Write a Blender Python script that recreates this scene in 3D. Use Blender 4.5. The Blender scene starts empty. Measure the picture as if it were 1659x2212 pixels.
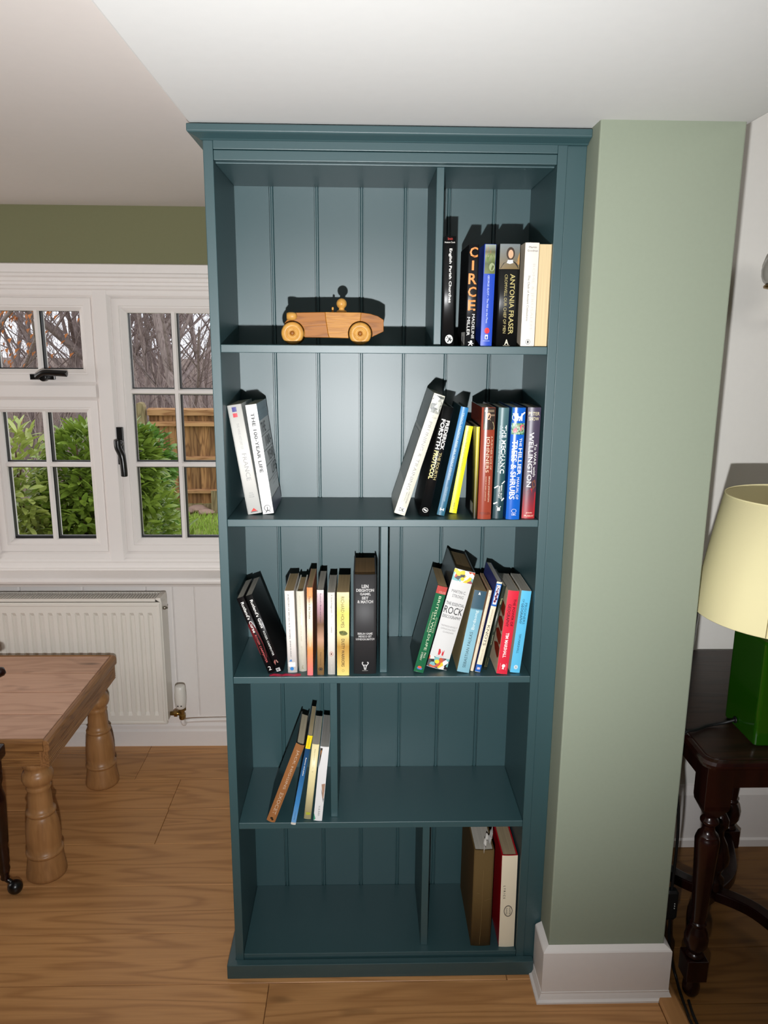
import bpy, bmesh, math, random
from mathutils import Vector, Matrix, Euler
random.seed(11)
SC = bpy.context.scene
COL = SC.collection

# ------------------------------------------------------------------ camera
F_PX, CX, CY = 1657.0, 829.5, 1106.0
CAM = Vector((0.28182, -1.54442, 1.46366))
YAW, PITCH, ROLL = math.radians(1.5297), math.radians(12.5673), math.radians(-0.4242)
def _axes():
    cy, sy, cp, sp, cr, sr = math.cos(YAW), math.sin(YAW), math.cos(PITCH), math.sin(PITCH), math.cos(ROLL), math.sin(ROLL)
    fwd = Vector((sy*cp, cy*cp, -sp)); right = Vector((cy, -sy, 0)); down = fwd.cross(right)
    return cr*right + sr*down, -sr*right + cr*down, fwd
R_, D_, W_ = _axes()
cam_data = bpy.data.cameras.new('camera'); cam = bpy.data.objects.new('camera', cam_data); COL.objects.link(cam)
cam.matrix_world = Matrix(((R_.x, -D_.x, -W_.x, CAM.x), (R_.y, -D_.y, -W_.y, CAM.y), (R_.z, -D_.z, -W_.z, CAM.z), (0, 0, 0, 1)))
cam_data.sensor_fit = 'AUTO'; cam_data.sensor_width = 36.0; cam_data.lens = F_PX/2212*36.0; cam_data.clip_start = 0.02; cam_data.clip_end = 200
SC.camera = cam
def at(px, py, ax, val):
    """the point of the plane (axis ax = val) that the photograph shows at a pixel: used to survey the real room"""
    v = W_ + R_*((px-CX)/F_PX) + D_*((py-CY)/F_PX)
    return CAM + v*((val-CAM[ax])/v[ax])

# ------------------------------------------------------------------ light and exposure
SC.view_settings.view_transform = 'Standard'; SC.view_settings.look = 'None'
SC.view_settings.exposure = 0.0; SC.view_settings.gamma = 1.0; SC.view_settings.use_curve_mapping = False
world = bpy.data.worlds.new('overcast_sky'); SC.world = world; world.use_nodes = True
nt = world.node_tree; nt.nodes.clear()
wo = nt.nodes.new('ShaderNodeOutputWorld'); bg = nt.nodes.new('ShaderNodeBackground')
tc = nt.nodes.new('ShaderNodeTexCoord'); nz = nt.nodes.new('ShaderNodeTexNoise'); cr_ = nt.nodes.new('ShaderNodeValToRGB')
nz.inputs['Scale'].default_value = 2.2; nz.inputs['Detail'].default_value = 5
cr_.color_ramp.elements[0].position = .3; cr_.color_ramp.elements[0].color = (.66, .66, .74, 1)
cr_.color_ramp.elements[1].position = .7; cr_.color_ramp.elements[1].color = (.86, .85, .92, 1)
nt.links.new(tc.outputs['Generated'], nz.inputs['Vector']); nt.links.new(nz.outputs['Fac'], cr_.inputs['Fac'])
nt.links.new(cr_.outputs['Color'], bg.inputs['Color']); bg.inputs['Strength'].default_value = 1.85
nt.links.new(bg.outputs['Background'], wo.inputs['Surface'])

def lamp(name, kind, loc, energy, color=(1, 1, 1), aim=None, **kw):
    d = bpy.data.lights.new(name, kind); d.energy = energy; d.color = color
    for k, v in kw.items(): setattr(d, k, v)
    o = bpy.data.objects.new(name, d); COL.objects.link(o); o.location = loc
    if aim is not None: o.rotation_euler = (Vector(aim)-Vector(loc)).to_track_quat('-Z', 'Y').to_euler()
    return o
# the photographer's hand-held flash, a little below and left of the lens
lamp('camera_flash', 'SPOT', (0.255, -1.53, 1.18), 152, (.98, .99, 1.0), aim=(0.16, 0.2, 1.37),
     spot_size=math.radians(116), spot_blend=1.0, shadow_soft_size=.011)
# added fill for the window wall and pine table, no real source there
lamp('left_room_fill', 'AREA', (-3.05, .30, 1.35), 21, (1.0, .97, .95), aim=(-0.6, .75, .9), shape='RECTANGLE', size=.5, size_y=.9)
# added fill that lifts the right-hand room's white wall, no fitting modelled
lamp('side_room_fill', 'AREA', (1.95, -.5, 2.15), 4.5, (1.0, .96, .92), aim=(1.4, .46, 1.25), shape='RECTANGLE', size=.6, size_y=.6)

# ------------------------------------------------------------------ materials
def lin(c):
    f = lambda v: v/12.92 if v <= .04045 else ((v+.055)/1.055)**2.4
    return tuple(f(x/255.0) for x in c[:3]) + (1.0,)
MATS = {}
def nodes_of(name):
    m = bpy.data.materials.new(name); m.use_nodes = True
    return m, m.node_tree, m.node_tree.nodes['Principled BSDF']
def N(t, kind, **inp):
    n = t.nodes.new(kind)
    for k, v in inp.items(): n.inputs[k].default_value = v
    return n
def mat(name, rgb, rough=.5, spec=.5, metal=0.0, var=0.0, bump=0.0, scale=60, coat=0.0, tone=.0):
    """plain painted / printed / cloth surface: fine mottling, fine relief, and a slight tone shift per object"""
    if name in MATS: return MATS[name]
    m, t, b = nodes_of(name)
    b.inputs['Base Color'].default_value = lin(rgb); b.inputs['Roughness'].default_value = rough
    b.inputs['Specular IOR Level'].default_value = spec; b.inputs['Metallic'].default_value = metal
    b.inputs['Coat Weight'].default_value = coat; b.inputs['Coat Roughness'].default_value = .1
    if var or bump or tone:
        co = t.nodes.new('ShaderNodeTexCoord'); n = N(t, 'ShaderNodeTexNoise', Scale=scale, Detail=4.0)
        t.links.new(co.outputs['Object'], n.inputs['Vector'])
        last = None
        if var or tone:
            mix = N(t, 'ShaderNodeMixRGB', Fac=.5); mix.blend_type = 'MIX'
            c = lin(rgb)
            mix.inputs['Color1'].default_value = tuple(max(0, x*(1-var)) for x in c[:3])+(1,)
            mix.inputs['Color2'].default_value = tuple(min(1, x*(1+var)) for x in c[:3])+(1,)
            t.links.new(n.outputs['Fac'], mix.inputs['Fac']); last = mix.outputs['Color']
            if tone:
                oi = t.nodes.new('ShaderNodeObjectInfo'); h = N(t, 'ShaderNodeHueSaturation')
                mr = N(t, 'ShaderNodeMapRange'); mr.inputs['To Min'].default_value = 1-tone; mr.inputs['To Max'].default_value = 1+tone
                t.links.new(oi.outputs['Random'], mr.inputs['Value']); t.links.new(mr.outputs['Result'], h.inputs['Value'])
                t.links.new(last, h.inputs['Color']); last = h.outputs['Color']
            t.links.new(last, b.inputs['Base Color'])
        if bump:
            bp = N(t, 'ShaderNodeBump', Strength=bump, Distance=.001); t.links.new(n.outputs['Fac'], bp.inputs['Height'])
            t.links.new(bp.outputs['Normal'], b.inputs['Normal'])
    MATS[name] = m; return m
def wood(name, light, dark, rough=.45, along='X', stretch=9.0, scale=1.6, rings=9.0, tone=.12, fine=.35, knots=.0, bump=.15, spec=.4, ring_mix=.55):
    """timber: contour lines of a stretched noise give the cathedral grain, a much finer noise the pores"""
    if name in MATS: return MATS[name]
    m, t, b = nodes_of(name)
    co = t.nodes.new('ShaderNodeTexCoord'); oi = t.nodes.new('ShaderNodeObjectInfo')
    off = N(t, 'ShaderNodeVectorMath'); off.operation = 'SCALE'; off.inputs[0].default_value = (37, 23, 51)
    t.links.new(oi.outputs['Random'], off.inputs['Scale'])
    add = N(t, 'ShaderNodeVectorMath'); add.operation = 'ADD'
    t.links.new(co.outputs['Object'], add.inputs[0]); t.links.new(off.outputs[0], add.inputs[1])
    mp = N(t, 'ShaderNodeMapping'); s = [stretch]*3; s['XYZ'.index(along)] = 1.0; mp.inputs['Scale'].default_value = s
    t.links.new(add.outputs[0], mp.inputs['Vector'])
    n = N(t, 'ShaderNodeTexNoise', Scale=scale, Detail=2.0, Roughness=.45, Distortion=.3); t.links.new(mp.outputs['Vector'], n.inputs['Vector'])
    mul = N(t, 'ShaderNodeMath'); mul.operation = 'MULTIPLY'; mul.inputs[1].default_value = rings*6.28; t.links.new(n.outputs['Fac'], mul.inputs[0])
    sn = N(t, 'ShaderNodeMath'); sn.operation = 'SINE'; t.links.new(mul.outputs[0], sn.inputs[0])
    mr = N(t, 'ShaderNodeMapRange'); mr.inputs['From Min'].default_value = -1; t.links.new(sn.outputs[0], mr.inputs['Value'])
    pw = N(t, 'ShaderNodeMath'); pw.operation = 'POWER'; pw.inputs[1].default_value = 2.6; t.links.new(mr.outputs['Result'], pw.inputs[0])
    mp2 = N(t, 'ShaderNodeMapping'); s2 = [stretch*22]*3; s2['XYZ'.index(along)] = 9.0; mp2.inputs['Scale'].default_value = s2
    t.links.new(add.outputs[0], mp2.inputs['Vector'])
    n2 = N(t, 'ShaderNodeTexNoise', Scale=1.0, Detail=3.0); t.links.new(mp2.outputs['Vector'], n2.inputs['Vector'])
    a1 = N(t, 'ShaderNodeMath'); a1.operation = 'MULTIPLY'; a1.inputs[1].default_value = ring_mix; t.links.new(pw.outputs[0], a1.inputs[0])
    a2 = N(t, 'ShaderNodeMath'); a2.operation = 'MULTIPLY_ADD'; a2.inputs[1].default_value = fine; t.links.new(n2.outputs['Fac'], a2.inputs[0]); t.links.new(a1.outputs[0], a2.inputs[2])
    mix = N(t, 'ShaderNodeMixRGB'); mix.inputs['Color1'].default_value = lin(light); mix.inputs['Color2'].default_value = lin(dark); mix.use_clamp = True
    t.links.new(a2.outputs[0], mix.inputs['Fac']); last = mix.outputs['Color']
    if knots:
        mp3 = N(t, 'ShaderNodeMapping'); s3 = [13.0]*3; s3['XYZ'.index(along)] = 5.0; mp3.inputs['Scale'].default_value = s3
        t.links.new(add.outputs[0], mp3.inputs['Vector'])
        n3 = N(t, 'ShaderNodeTexNoise', Scale=1.0, Detail=2.0); t.links.new(mp3.outputs['Vector'], n3.inputs['Vector'])
        rp = t.nodes.new('ShaderNodeValToRGB'); rp.color_ramp.elements[0].position = .66; rp.color_ramp.elements[1].position = .76
        t.links.new(n3.outputs['Fac'], rp.inputs['Fac'])
        km = N(t, 'ShaderNodeMath'); km.operation = 'MULTIPLY'; km.inputs[1].default_value = knots; t.links.new(rp.outputs['Color'], km.inputs[0])
        kx = N(t, 'ShaderNodeMixRGB'); kx.inputs['Color2'].default_value = lin([v*.35 for v in dark]); t.links.new(km.outputs[0], kx.inputs['Fac'])
        t.links.new(last, kx.inputs['Color1']); last = kx.outputs['Color']
    h = N(t, 'ShaderNodeHueSaturation'); mr2 = N(t, 'ShaderNodeMapRange'); mr2.inputs['To Min'].default_value = 1-tone; mr2.inputs['To Max'].default_value = 1+tone
    t.links.new(oi.outputs['Random'], mr2.inputs['Value']); t.links.new(mr2.outputs['Result'], h.inputs['Value']); t.links.new(last, h.inputs['Color'])
    t.links.new(h.outputs['Color'], b.inputs['Base Color'])
    b.inputs['Roughness'].default_value = rough; b.inputs['Specular IOR Level'].default_value = spec
    if bump:
        bp = N(t, 'ShaderNodeBump', Strength=bump, Distance=.001); t.links.new(a2.outputs[0], bp.inputs['Height']); t.links.new(bp.outputs['Normal'], b.inputs['Normal'])
    MATS[name] = m; return m
def glass_mat():
    m, t, b = nodes_of('window_glass'); t.nodes.remove(b)
    out = t.nodes['Material Output']; tr = t.nodes.new('ShaderNodeBsdfTransparent'); gl = N(t, 'ShaderNodeBsdfGlossy', Roughness=.02)
    tr.inputs['Color'].default_value = (.93, .96, .94, 1)
    fr = N(t, 'ShaderNodeFresnel', IOR=1.45); mx = t.nodes.new('ShaderNodeMixShader')
    t.links.new(fr.outputs[0], mx.inputs[0]); t.links.new(tr.outputs[0], mx.inputs[1]); t.links.new(gl.outputs[0], mx.inputs[2]); t.links.new(mx.outputs[0], out.inputs['Surface'])
    return m
def gradient_mat(name, stops, rough=.4):
    """vertical colour gradient, for print and painted shade (generated z of the patch)"""
    if name in MATS: return MATS[name]
    m, t, b = nodes_of(name); co = t.nodes.new('ShaderNodeTexCoord'); sp = t.nodes.new('ShaderNodeSeparateXYZ'); rp = t.nodes.new('ShaderNodeValToRGB')
    t.links.new(co.outputs['Generated'], sp.inputs[0]); t.links.new(sp.outputs['Z'], rp.inputs['Fac'])
    el = rp.color_ramp.elements
    while len(el) < len(stops): el.new(.5)
    for e, (p, c) in zip(el, stops): e.position = p; e.color = lin(c)
    t.links.new(rp.outputs['Color'], b.inputs['Base Color']); b.inputs['Roughness'].default_value = rough
    MATS[name] = m; return m
def collage_mat(name, cols, scale=40, rough=.4):
    """printed picture band seen too small to read: patches of several colours"""
    if name in MATS: return MATS[name]
    m, t, b = nodes_of(name); co = t.nodes.new('ShaderNodeTexCoord'); vo = N(t, 'ShaderNodeTexVoronoi', Scale=scale); rp = t.nodes.new('ShaderNodeValToRGB')
    sp = t.nodes.new('ShaderNodeSeparateXYZ'); rp.color_ramp.interpolation = 'CONSTANT'
    t.links.new(co.outputs['Object'], vo.inputs['Vector']); t.links.new(vo.outputs['Color'], sp.inputs[0]); t.links.new(sp.outputs['X'], rp.inputs['Fac'])
    el = rp.color_ramp.elements
    while len(el) < len(cols): el.new(.5)
    for i, (e, c) in enumerate(zip(el, cols)): e.position = i/len(cols); e.color = lin(c)
    t.links.new(rp.outputs['Color'], b.inputs['Base Color']); b.inputs['Roughness'].default_value = rough
    MATS[name] = m; return m
def page_mat(name, rgb):
    """edge of a block of paper: fine stripes parallel to the covers"""
    if name in MATS: return MATS[name]
    m, t, b = nodes_of(name); co = t.nodes.new('ShaderNodeTexCoord'); mp = N(t, 'ShaderNodeMapping'); mp.inputs['Scale'].default_value = (900, 6, 6)
    n = N(t, 'ShaderNodeTexNoise', Scale=1.0, Detail=2.0); t.links.new(co.outputs['Object'], mp.inputs['Vector']); t.links.new(mp.outputs['Vector'], n.inputs['Vector'])
    mix = N(t, 'ShaderNodeMixRGB'); c = lin(rgb); mix.inputs['Color1'].default_value = tuple(x*.62 for x in c[:3])+(1,); mix.inputs['Color2'].default_value = tuple(min(1, x*1.15) for x in c[:3])+(1,)
    t.links.new(n.outputs['Fac'], mix.inputs['Fac']); t.links.new(mix.outputs['Color'], b.inputs['Base Color']); b.inputs['Roughness'].default_value = .8
    b.inputs['Specular IOR Level'].default_value = .2
    MATS[name] = m; return m

TEAL = mat('teal_eggshell_paint', (43, 74, 78), rough=.44, spec=.9, var=.03, bump=.05, scale=180)
SAGE = mat('sage_green_emulsion', (141, 149, 131), rough=.8, spec=.25, var=.03, bump=.06, scale=120)
OLIVE = mat('olive_green_emulsion', (118, 118, 88), rough=.85, spec=.2, var=.03, bump=.06, scale=120)
CEIL = mat('white_ceiling_emulsion', (216, 216, 214), rough=.9, spec=.15, var=.02, bump=.08, scale=40)
CEIL2 = mat('warm_white_ceiling_emulsion', (216, 209, 204), rough=.9, spec=.15, var=.02, bump=.08, scale=40)
WALLW = mat('white_wall_emulsion', (226, 223, 217), rough=.85, spec=.2, var=.02, bump=.06, scale=60)
GLOSS = mat('white_satin_woodwork', (232, 226, 222), rough=.38, spec=.45, var=.02, bump=.03, scale=60)
UPVC = mat('white_window_plastic', (230, 224, 220), rough=.35, spec=.45)
RADW = mat('white_radiator_enamel', (226, 221, 212), rough=.35, spec=.5)
BLACK = mat('black_rubber', (10, 11, 12), rough=.5)
IRON = mat('black_handle_metal', (9, 9, 10), rough=.3, spec=.6)
BRASS = mat('aged_brass', (150, 122, 70), rough=.35, metal=1.0, var=.15, scale=300)
CHROME = mat('brushed_nickel', (170, 165, 155), rough=.3, metal=1.0)
OAK = wood('oak_floorboard', (212, 158, 102), (134, 84, 42), rough=.42, along='X', stretch=11.0, scale=.9, rings=10.0, tone=.07, fine=.42, knots=.45, ring_mix=.30)
PINE_TOP = wood('sheened_pine_top', (206, 164, 138), (140, 100, 76), rough=.5, along='X', stretch=6.0, scale=2.2, rings=6, tone=.06, fine=.4, knots=.7, ring_mix=.22)  # paler and pinker than the edges: window sheen put into the colour
PINE = wood('old_pine', (170, 122, 72), (92, 56, 28), rough=.45, along='X', stretch=9.0, scale=3, rings=8, tone=.05, fine=.75, knots=.9, ring_mix=.3)
PINE_Y = wood('old_pine_rail', (170, 122, 76), (92, 56, 30), rough=.45, along='Y', stretch=9.0, scale=3, rings=8, tone=.05, fine=.75, knots=.9, ring_mix=.3)
PINE_LEG = wood('old_pine_turning', (178, 130, 82), (104, 66, 34), rough=.38, along='Z', stretch=5.0, scale=5, rings=4, tone=.05, fine=.6, knots=.7, ring_mix=.12)
MAHOG = wood('dark_mahogany', (36, 10, 7), (13, 3, 3), rough=.25, along='Z', stretch=8, scale=2, rings=5, tone=.05, fine=.4, spec=.6)
MAHOG_TOP = wood('dark_mahogany_top', (50, 29, 20), (26, 13, 9), rough=.4, along='X', stretch=6, scale=3, rings=5, tone=.05, fine=.6, spec=.4)
TOYL = wood('pale_beech', (200, 150, 74), (160, 106, 42), spec=.3, rough=.4, along='Y', stretch=5, scale=8, rings=5, tone=.04, fine=.3, ring_mix=.3)
TOYM = wood('honey_oak', (188, 130, 52), (144, 90, 28), spec=.25, rough=.45, along='X', stretch=9, scale=8, rings=6, tone=.04, fine=.4, ring_mix=.4)
TOYD = wood('golden_oak', (160, 98, 24), (108, 60, 10), spec=.25, rough=.45, along='X', stretch=7, scale=7, rings=6, tone=.04, fine=.4, ring_mix=.4)
FENCE = wood('weathered_fence_timber', (182, 136, 88), (104, 68, 40), rough=.8, along='Z', stretch=8, scale=2, rings=5, tone=.3, fine=.5, knots=.4)
FENCE_RAIL = wood('fence_rail_timber', (206, 160, 110), (140, 92, 56), rough=.8, along='X', stretch=8, scale=2, rings=5, tone=.1, fine=.5, knots=.5)
POSTM = wood('grey_green_post', (168, 152, 112), (110, 96, 66), rough=.85, along='Z', stretch=6, scale=2, rings=5, tone=.05, fine=.5)
BARK = wood('mist_paled_bark', (184, 168, 162), (132, 116, 112), rough=.9, along='Z', stretch=5, scale=3, rings=5, tone=.25, fine=.7)  # pale grey carries the mist as well as the bark's own tone
RUSSET = mat('russet_beech_leaf', (206, 126, 70), rough=.7, var=.25, scale=30)
GLASS = glass_mat()

# ------------------------------------------------------------------ building tools
ORG = {}
class MB:
    def __init__(s): s.v = []; s.f = []; s.sm = []
    def add(s, vs, fs, smooth=False):
        k = len(s.v); s.v += [Vector(v) for v in vs]; s.f += [tuple(i+k for i in f) for f in fs]; s.sm += [smooth]*len(fs); return s
    def box(s, x0, x1, y0, y1, z0, z1):
        vs = [(x, y, z) for z in (z0, z1) for y in (y0, y1) for x in (x0, x1)]
        return s.add(vs, [(0, 2, 3, 1), (4, 5, 7, 6), (0, 1, 5, 4), (2, 6, 7, 3), (0, 4, 6, 2), (1, 3, 7, 5)])
    def prism(s, prof, ax, a, b, smooth=False):
        """closed 2-D profile (in the two other axes, in order) extruded along axis ax from a to b"""
        n = len(prof)
        def P(q, t):
            l = list(q); l.insert(ax, t); return tuple(l)
        vs = [P(q, a) for q in prof]+[P(q, b) for q in prof]
        s.add(vs, [(i, (i+1) % n, (i+1) % n+n, i+n) for i in range(n)], smooth)
        k = len(s.v)-2*n
        s.f += [tuple(range(k+n-1, k-1, -1)), tuple(range(k+n, k+2*n))]; s.sm += [False, False]; return s
    def lathe(s, prof, c, seg=24, ax=2, smooth=True, cap=True):
        vs = []; n = len(prof)
        for r, h in prof:
            for i in range(seg):
                a = 2*math.pi*i/seg; p = [r*math.cos(a), r*math.sin(a)]; p.insert(ax, h); vs.append(Vector(p)+Vector(c))
        fs = [(j*seg+i, j*seg+(i+1) % seg, (j+1)*seg+(i+1) % seg, (j+1)*seg+i) for j in range(n-1) for i in range(seg)]
        s.add(vs, fs, smooth); k = len(s.v)-n*seg
        if cap: s.f += [tuple(range(k+seg-1, k-1, -1)), tuple(range(k+(n-1)*seg, k+n*seg))]; s.sm += [False, False]
        return s
    def tube(s, pts, rad, seg=8, cap=True, smooth=True):
        pts = [Vector(p) for p in pts]; n = len(pts); rad = rad if isinstance(rad, (list, tuple)) else [rad]*n
        vs = []; up = None
        for i, p in enumerate(pts):
            d = (pts[min(i+1, n-1)]-pts[max(i-1, 0)]).normalized()
            if up is None: up = d.orthogonal().normalized()
            up = (up-d*up.dot(d)).normalized(); w = d.cross(up)
            for k in range(seg):
                a = 2*math.pi*k/seg; vs.append(p+(up*math.cos(a)+w*math.sin(a))*rad[i])
        fs = [(j*seg+i, j*seg+(i+1) % seg, (j+1)*seg+(i+1) % seg, (j+1)*seg+i) for j in range(n-1) for i in range(seg)]
        s.add(vs, fs, smooth); k = len(s.v)-n*seg
        if cap: s.f += [tuple(range(k+seg-1, k-1, -1)), tuple(range(k+(n-1)*seg, k+n*seg))]; s.sm += [False, False]
        return s
    def ring(s, x0, x1, z0, z1, prof):
        """mitred rectangular frame in a y-facing plane; prof = (inset, y) pairs"""
        L = []
        for d, y in prof: L.append([(x0+d, y, z0+d), (x1-d, y, z0+d), (x1-d, y, z1-d), (x0+d, y, z1-d)])
        vs = [p for l in L for p in l]; n = len(prof)
        return s.add(vs, [(j*4+i, j*4+(i+1) % 4, ((j+1) % n)*4+(i+1) % 4, ((j+1) % n)*4+i) for j in range(n) for i in range(4)])
    def build(s, name, m, parent=None, bevel=0, kind=None, local=False, seg=2, centre=False):
        me = bpy.data.meshes.new(name); o0 = Vector((0, 0, 0)) if local or parent is None else ORG.get(parent.name, Vector((0, 0, 0)))
        c = Vector((0, 0, 0))
        if centre:
            lo = Vector([min(v[i] for v in s.v) for i in range(3)]); hi = Vector([max(v[i] for v in s.v) for i in range(3)]); c = Vector(((lo.x+hi.x)/2, (lo.y+hi.y)/2, lo.z))
        me.from_pydata([tuple(v-(c if centre else o0)) for v in s.v], [], s.f)
        me.polygons.foreach_set('use_smooth', s.sm)
        bm = bmesh.new(); bm.from_mesh(me); bmesh.ops.recalc_face_normals(bm, faces=bm.faces); bm.to_mesh(me); bm.free()
        me.materials.append(m); o = bpy.data.objects.new(name, me); COL.objects.link(o)
        if parent is not None: o.parent = parent
        if centre: o.location = c-o0
        ORG[o.name] = c if centre else (o0.copy() if parent is not None else Vector((0, 0, 0)))
        if bevel:
            b = o.modifiers.new('bevel', 'BEVEL'); b.width = bevel; b.segments = seg; b.limit_method = 'ANGLE'; b.angle_limit = math.radians(40)
        if kind: o['kind'] = kind
        return o
def empty(name, loc=(0, 0, 0)):
    o = bpy.data.objects.new(name, None); COL.objects.link(o); o.location = loc; o.empty_display_size = .05; ORG[o.name] = Vector(loc); return o
def tag(o, label, cat, group=None):
    o['label'] = label; o['category'] = cat
    if group: o['group'] = group
    return o
def structure(o): o['kind'] = 'structure'; return o
def smooth_path(pts, n=6):
    pts = [Vector(p) for p in pts]; out = []
    for i in range(len(pts)-1):
        p0, p1, p2, p3 = pts[max(i-1, 0)], pts[i], pts[i+1], pts[min(i+2, len(pts)-1)]
        for k in range(n):
            t = k/n; out.append(.5*((2*p1)+(p2-p0)*t+(2*p0-5*p1+4*p2-p3)*t*t+(3*p1-p0-3*p2+p3)*t**3))
    return out+[pts[-1]]

# ================================================================== ROOM SHELL
YL, YR = 1.06, .465            # faces of the far walls of the left and right rooms
ZC, ZSOF, ZCR = 1.8765, 1.850, 2.25
XS0, XS1 = -.040, .975          # soffit between the rooms
# floor: boards laid along X, seams surveyed from the photograph
fl = structure(empty('floor'))
MB().box(-3.2, 2.8, -4.2, 1.2, -.06, -.012).build('subfloor', mat('dark_joint', (60, 38, 20), rough=.9), fl)
def plank(x0, x1, y0, y1, m=OAK):
    g = .0012
    MB().box(x0+g/2, x1-g/2, y0+g/2, y1-g/2, -.012, 0).build('plank', m, fl, bevel=.0012, seg=1, centre=True)
seamsL = [1.2, 1.0, .8285, .6546, .4829, .3031, .1284, -.0309, -.205, -.38, -.556, -.73, -.905, -1.08, -1.255, -1.43]
buttL = [(-1.6, -.50), (-1.9, -.498), (-1.5, -.3414), (-1.9, -.3392), (-.86, 0.55), (-1.55, .35), (-1.2, .62), (-2.0, .0625), (-1.2, .4), (-2.1, .1), (-1.5, .5), (-1., .2), (-2, .4), (-1.2, .1), (-1.8, .5)]
for i in range(len(seamsL)-1):
    xs = [-3.2]+list(buttL[i])+[.9535]
    for j in range(3): plank(xs[j], xs[j+1], seamsL[i+1], seamsL[i])
seamsR = [.50, .3887, .2248, .0591, -.1061, -.272, -.438, -.604, -.77]
buttR = [1.35, 2.1, 1.75, 1.42, 2.2, 1.6, 1.9, 1.5]
for i in range(len(seamsR)-1):
    xs = [.9995, buttR[i], 2.8]
    for j in range(2): plank(xs[j], xs[j+1], seamsR[i+1], seamsR[i], wood('oak_floorboard_dimmed', (140, 98, 50), (84, 50, 18), rough=.42, along='X', stretch=11.0, scale=.9, rings=10.0, tone=.07, fine=.42, knots=.6, ring_mix=.30))  # same oak, darkened: the flash's falloff is put into its colour
MB().box(-3.2, .9535, -4.2, -1.43, -.012, 0).build('rear_boards', OAK, fl)
MB().box(.9995, 2.8, -4.2, -.77, -.012, 0).build('rear_boards', OAK, fl)
# threshold strip between the rooms
MB().prism([(.953, 0), (.953, .004), (.958, .008), (.995, .008), (1.0, .004), (1.0, 0)], 1, -1.6, -.043).build('trim_1', wood('oak_threshold', (190, 140, 88), (128, 82, 42), along='Y', stretch=9, scale=2, rings=6, tone=.02, ring_mix=.3))['kind'] = 'structure'

# ceilings
structure(MB().box(-3.2, XS0+.03, -4.2, 1.2, ZC, ZC+.1).build('ceiling', CEIL2))
structure(MB().prism([(XS0, ZSOF), (XS1, ZSOF), (XS1, ZCR+.1), (XS0, ZCR+.1)], 1, -4.2, .6).build('ceiling_soffit', CEIL, bevel=.004))
structure(MB().box(XS1-.02, 2.8, -4.2, .6, ZCR, ZCR+.1).build('ceiling_side_room', CEIL))
# outer walls that close the rooms (behind and beside the camera)
structure(MB().box(-3.3, -3.2, -4.2, 1.3, -.05, 2.4).build('wall_west', OLIVE))
structure(MB().box(-3.3, 2.9, -4.3, -4.2, -.05, 2.4).build('wall_rear', OLIVE))
structure(MB().box(2.8, 2.9, -4.2, .6, -.05, 2.4).build('wall_east', SAGE))
# right-hand room far wall, its tall skirting
structure(MB().box(.80, 2.9, YR, YR+.14, -.05, 2.4).build('wall_right', WALLW))
structure(MB().prism([(YR, 0), (YR-.022, 0), (YR-.022, .022), (YR-.016, .027), (YR-.016, .168), (YR-.004, .194), (YR, .194)], 0, .90, 2.8).build('baseboard_right', GLOSS))
# sage column (end of the dividing wall) with its skirting
XC0, XC1, YC = .7010, .9640, -.075
structure(MB().box(XC0, XC1, YC, .70, -.02, ZSOF+.02).build('wall_column', SAGE, bevel=.003))
sk = structure(empty('baseboard_column', (XC0, YC, 0)))
def skirt_ring(name, prof, m=GLOSS):
    """profile (outward, z) swept round three sides of the column with mitred corners"""
    path = lambda d: [(XC0-d, -.002), (XC0-d, YC-d), (XC1+d, YC-d), (XC1+d, .45)]
    vs = []; n = len(prof)
    for d, z in prof: vs += [(x, y, z) for x, y in path(d)]
    fs = [(j*4+i, j*4+i+1, (j+1)*4+i+1, (j+1)*4+i) for j in range(n-1) for i in range(3)]
    fs += [tuple(j*4 for j in range(n)), tuple(j*4+3 for j in range(n))[::-1]]
    return MB().add(vs, fs).build(name, m, sk)
skirt_ring('board', [(0, 0), (.0145, 0), (.0145, .124), (.0125, .127), (0, .134)])
skirt_ring('ogee_bead', [(.0140, 0), (.027, 0), (.0265, .004), (.021, .007), (.018, .014), (.016, .018), (.016, .0215), (.0140, .022)])

# left-hand far wall: olive above the window, white woodwork below, opening for the window
XW0, XW1 = -1.55, -.100        # window opening in x
ZW0, ZW1 = .700, 1.600
wl = structure(empty('wall_left', (-1, YL, 0)))
MB().box(-3.2, .80, YL, YL+.25, ZW1+.085, ZC+.02).build('upper_wall', OLIVE, wl)
MB().box(XW1, .80, YL, YL+.25, .63, ZW1+.03).build('side_wall', WALLW, wl)
MB().box(-3.2, XW0, YL, YL+.25, .63, ZW1+.03).build('side_wall', WALLW, wl)
MB().box(-3.2, .80, YL+.014, YL+.25, -.05, .63).build('lower_wall', GLOSS, wl)
MB().box(XW0, XW1, YL+.02, YL+.25, .63, ZW0-.01).build('sill_base', GLOSS, wl)
# partition that carries the bookcase
structure(MB().box(-.022, .705, .262, 1.08, -.02, ZSOF+.02).build('wall_partition', SAGE))
# white panelling boards under the sill, V joints between them
pe = [-3.2, -2.4, -2.15, -1.9, -1.65, -1.4, -1.15, -.93, -.71, -.49, at(378, 1400, 1, YL).x, at(424, 1400, 1, YL).x, -.12, .1]
for a, b in zip(pe[:-1], pe[1:]):
    MB().prism([(a+.0003, YL+.014), (a+.0003, YL+.003), (a+.006, YL), (b-.006, YL), (b-.0003, YL+.003), (b-.0003, YL+.014)], 2, .115, .640).build('panel', GLOSS, wl)
structure(MB().prism([(YL+.014, .0), (YL-.012, 0), (YL-.012, .058), (YL-.008, .066), (YL-.008, .078), (YL-.003, .088), (YL-.003, .112), (YL+.006, .118), (YL+.014, .118)], 0, -3.2, .0).build('baseboard_left', GLOSS))
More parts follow.
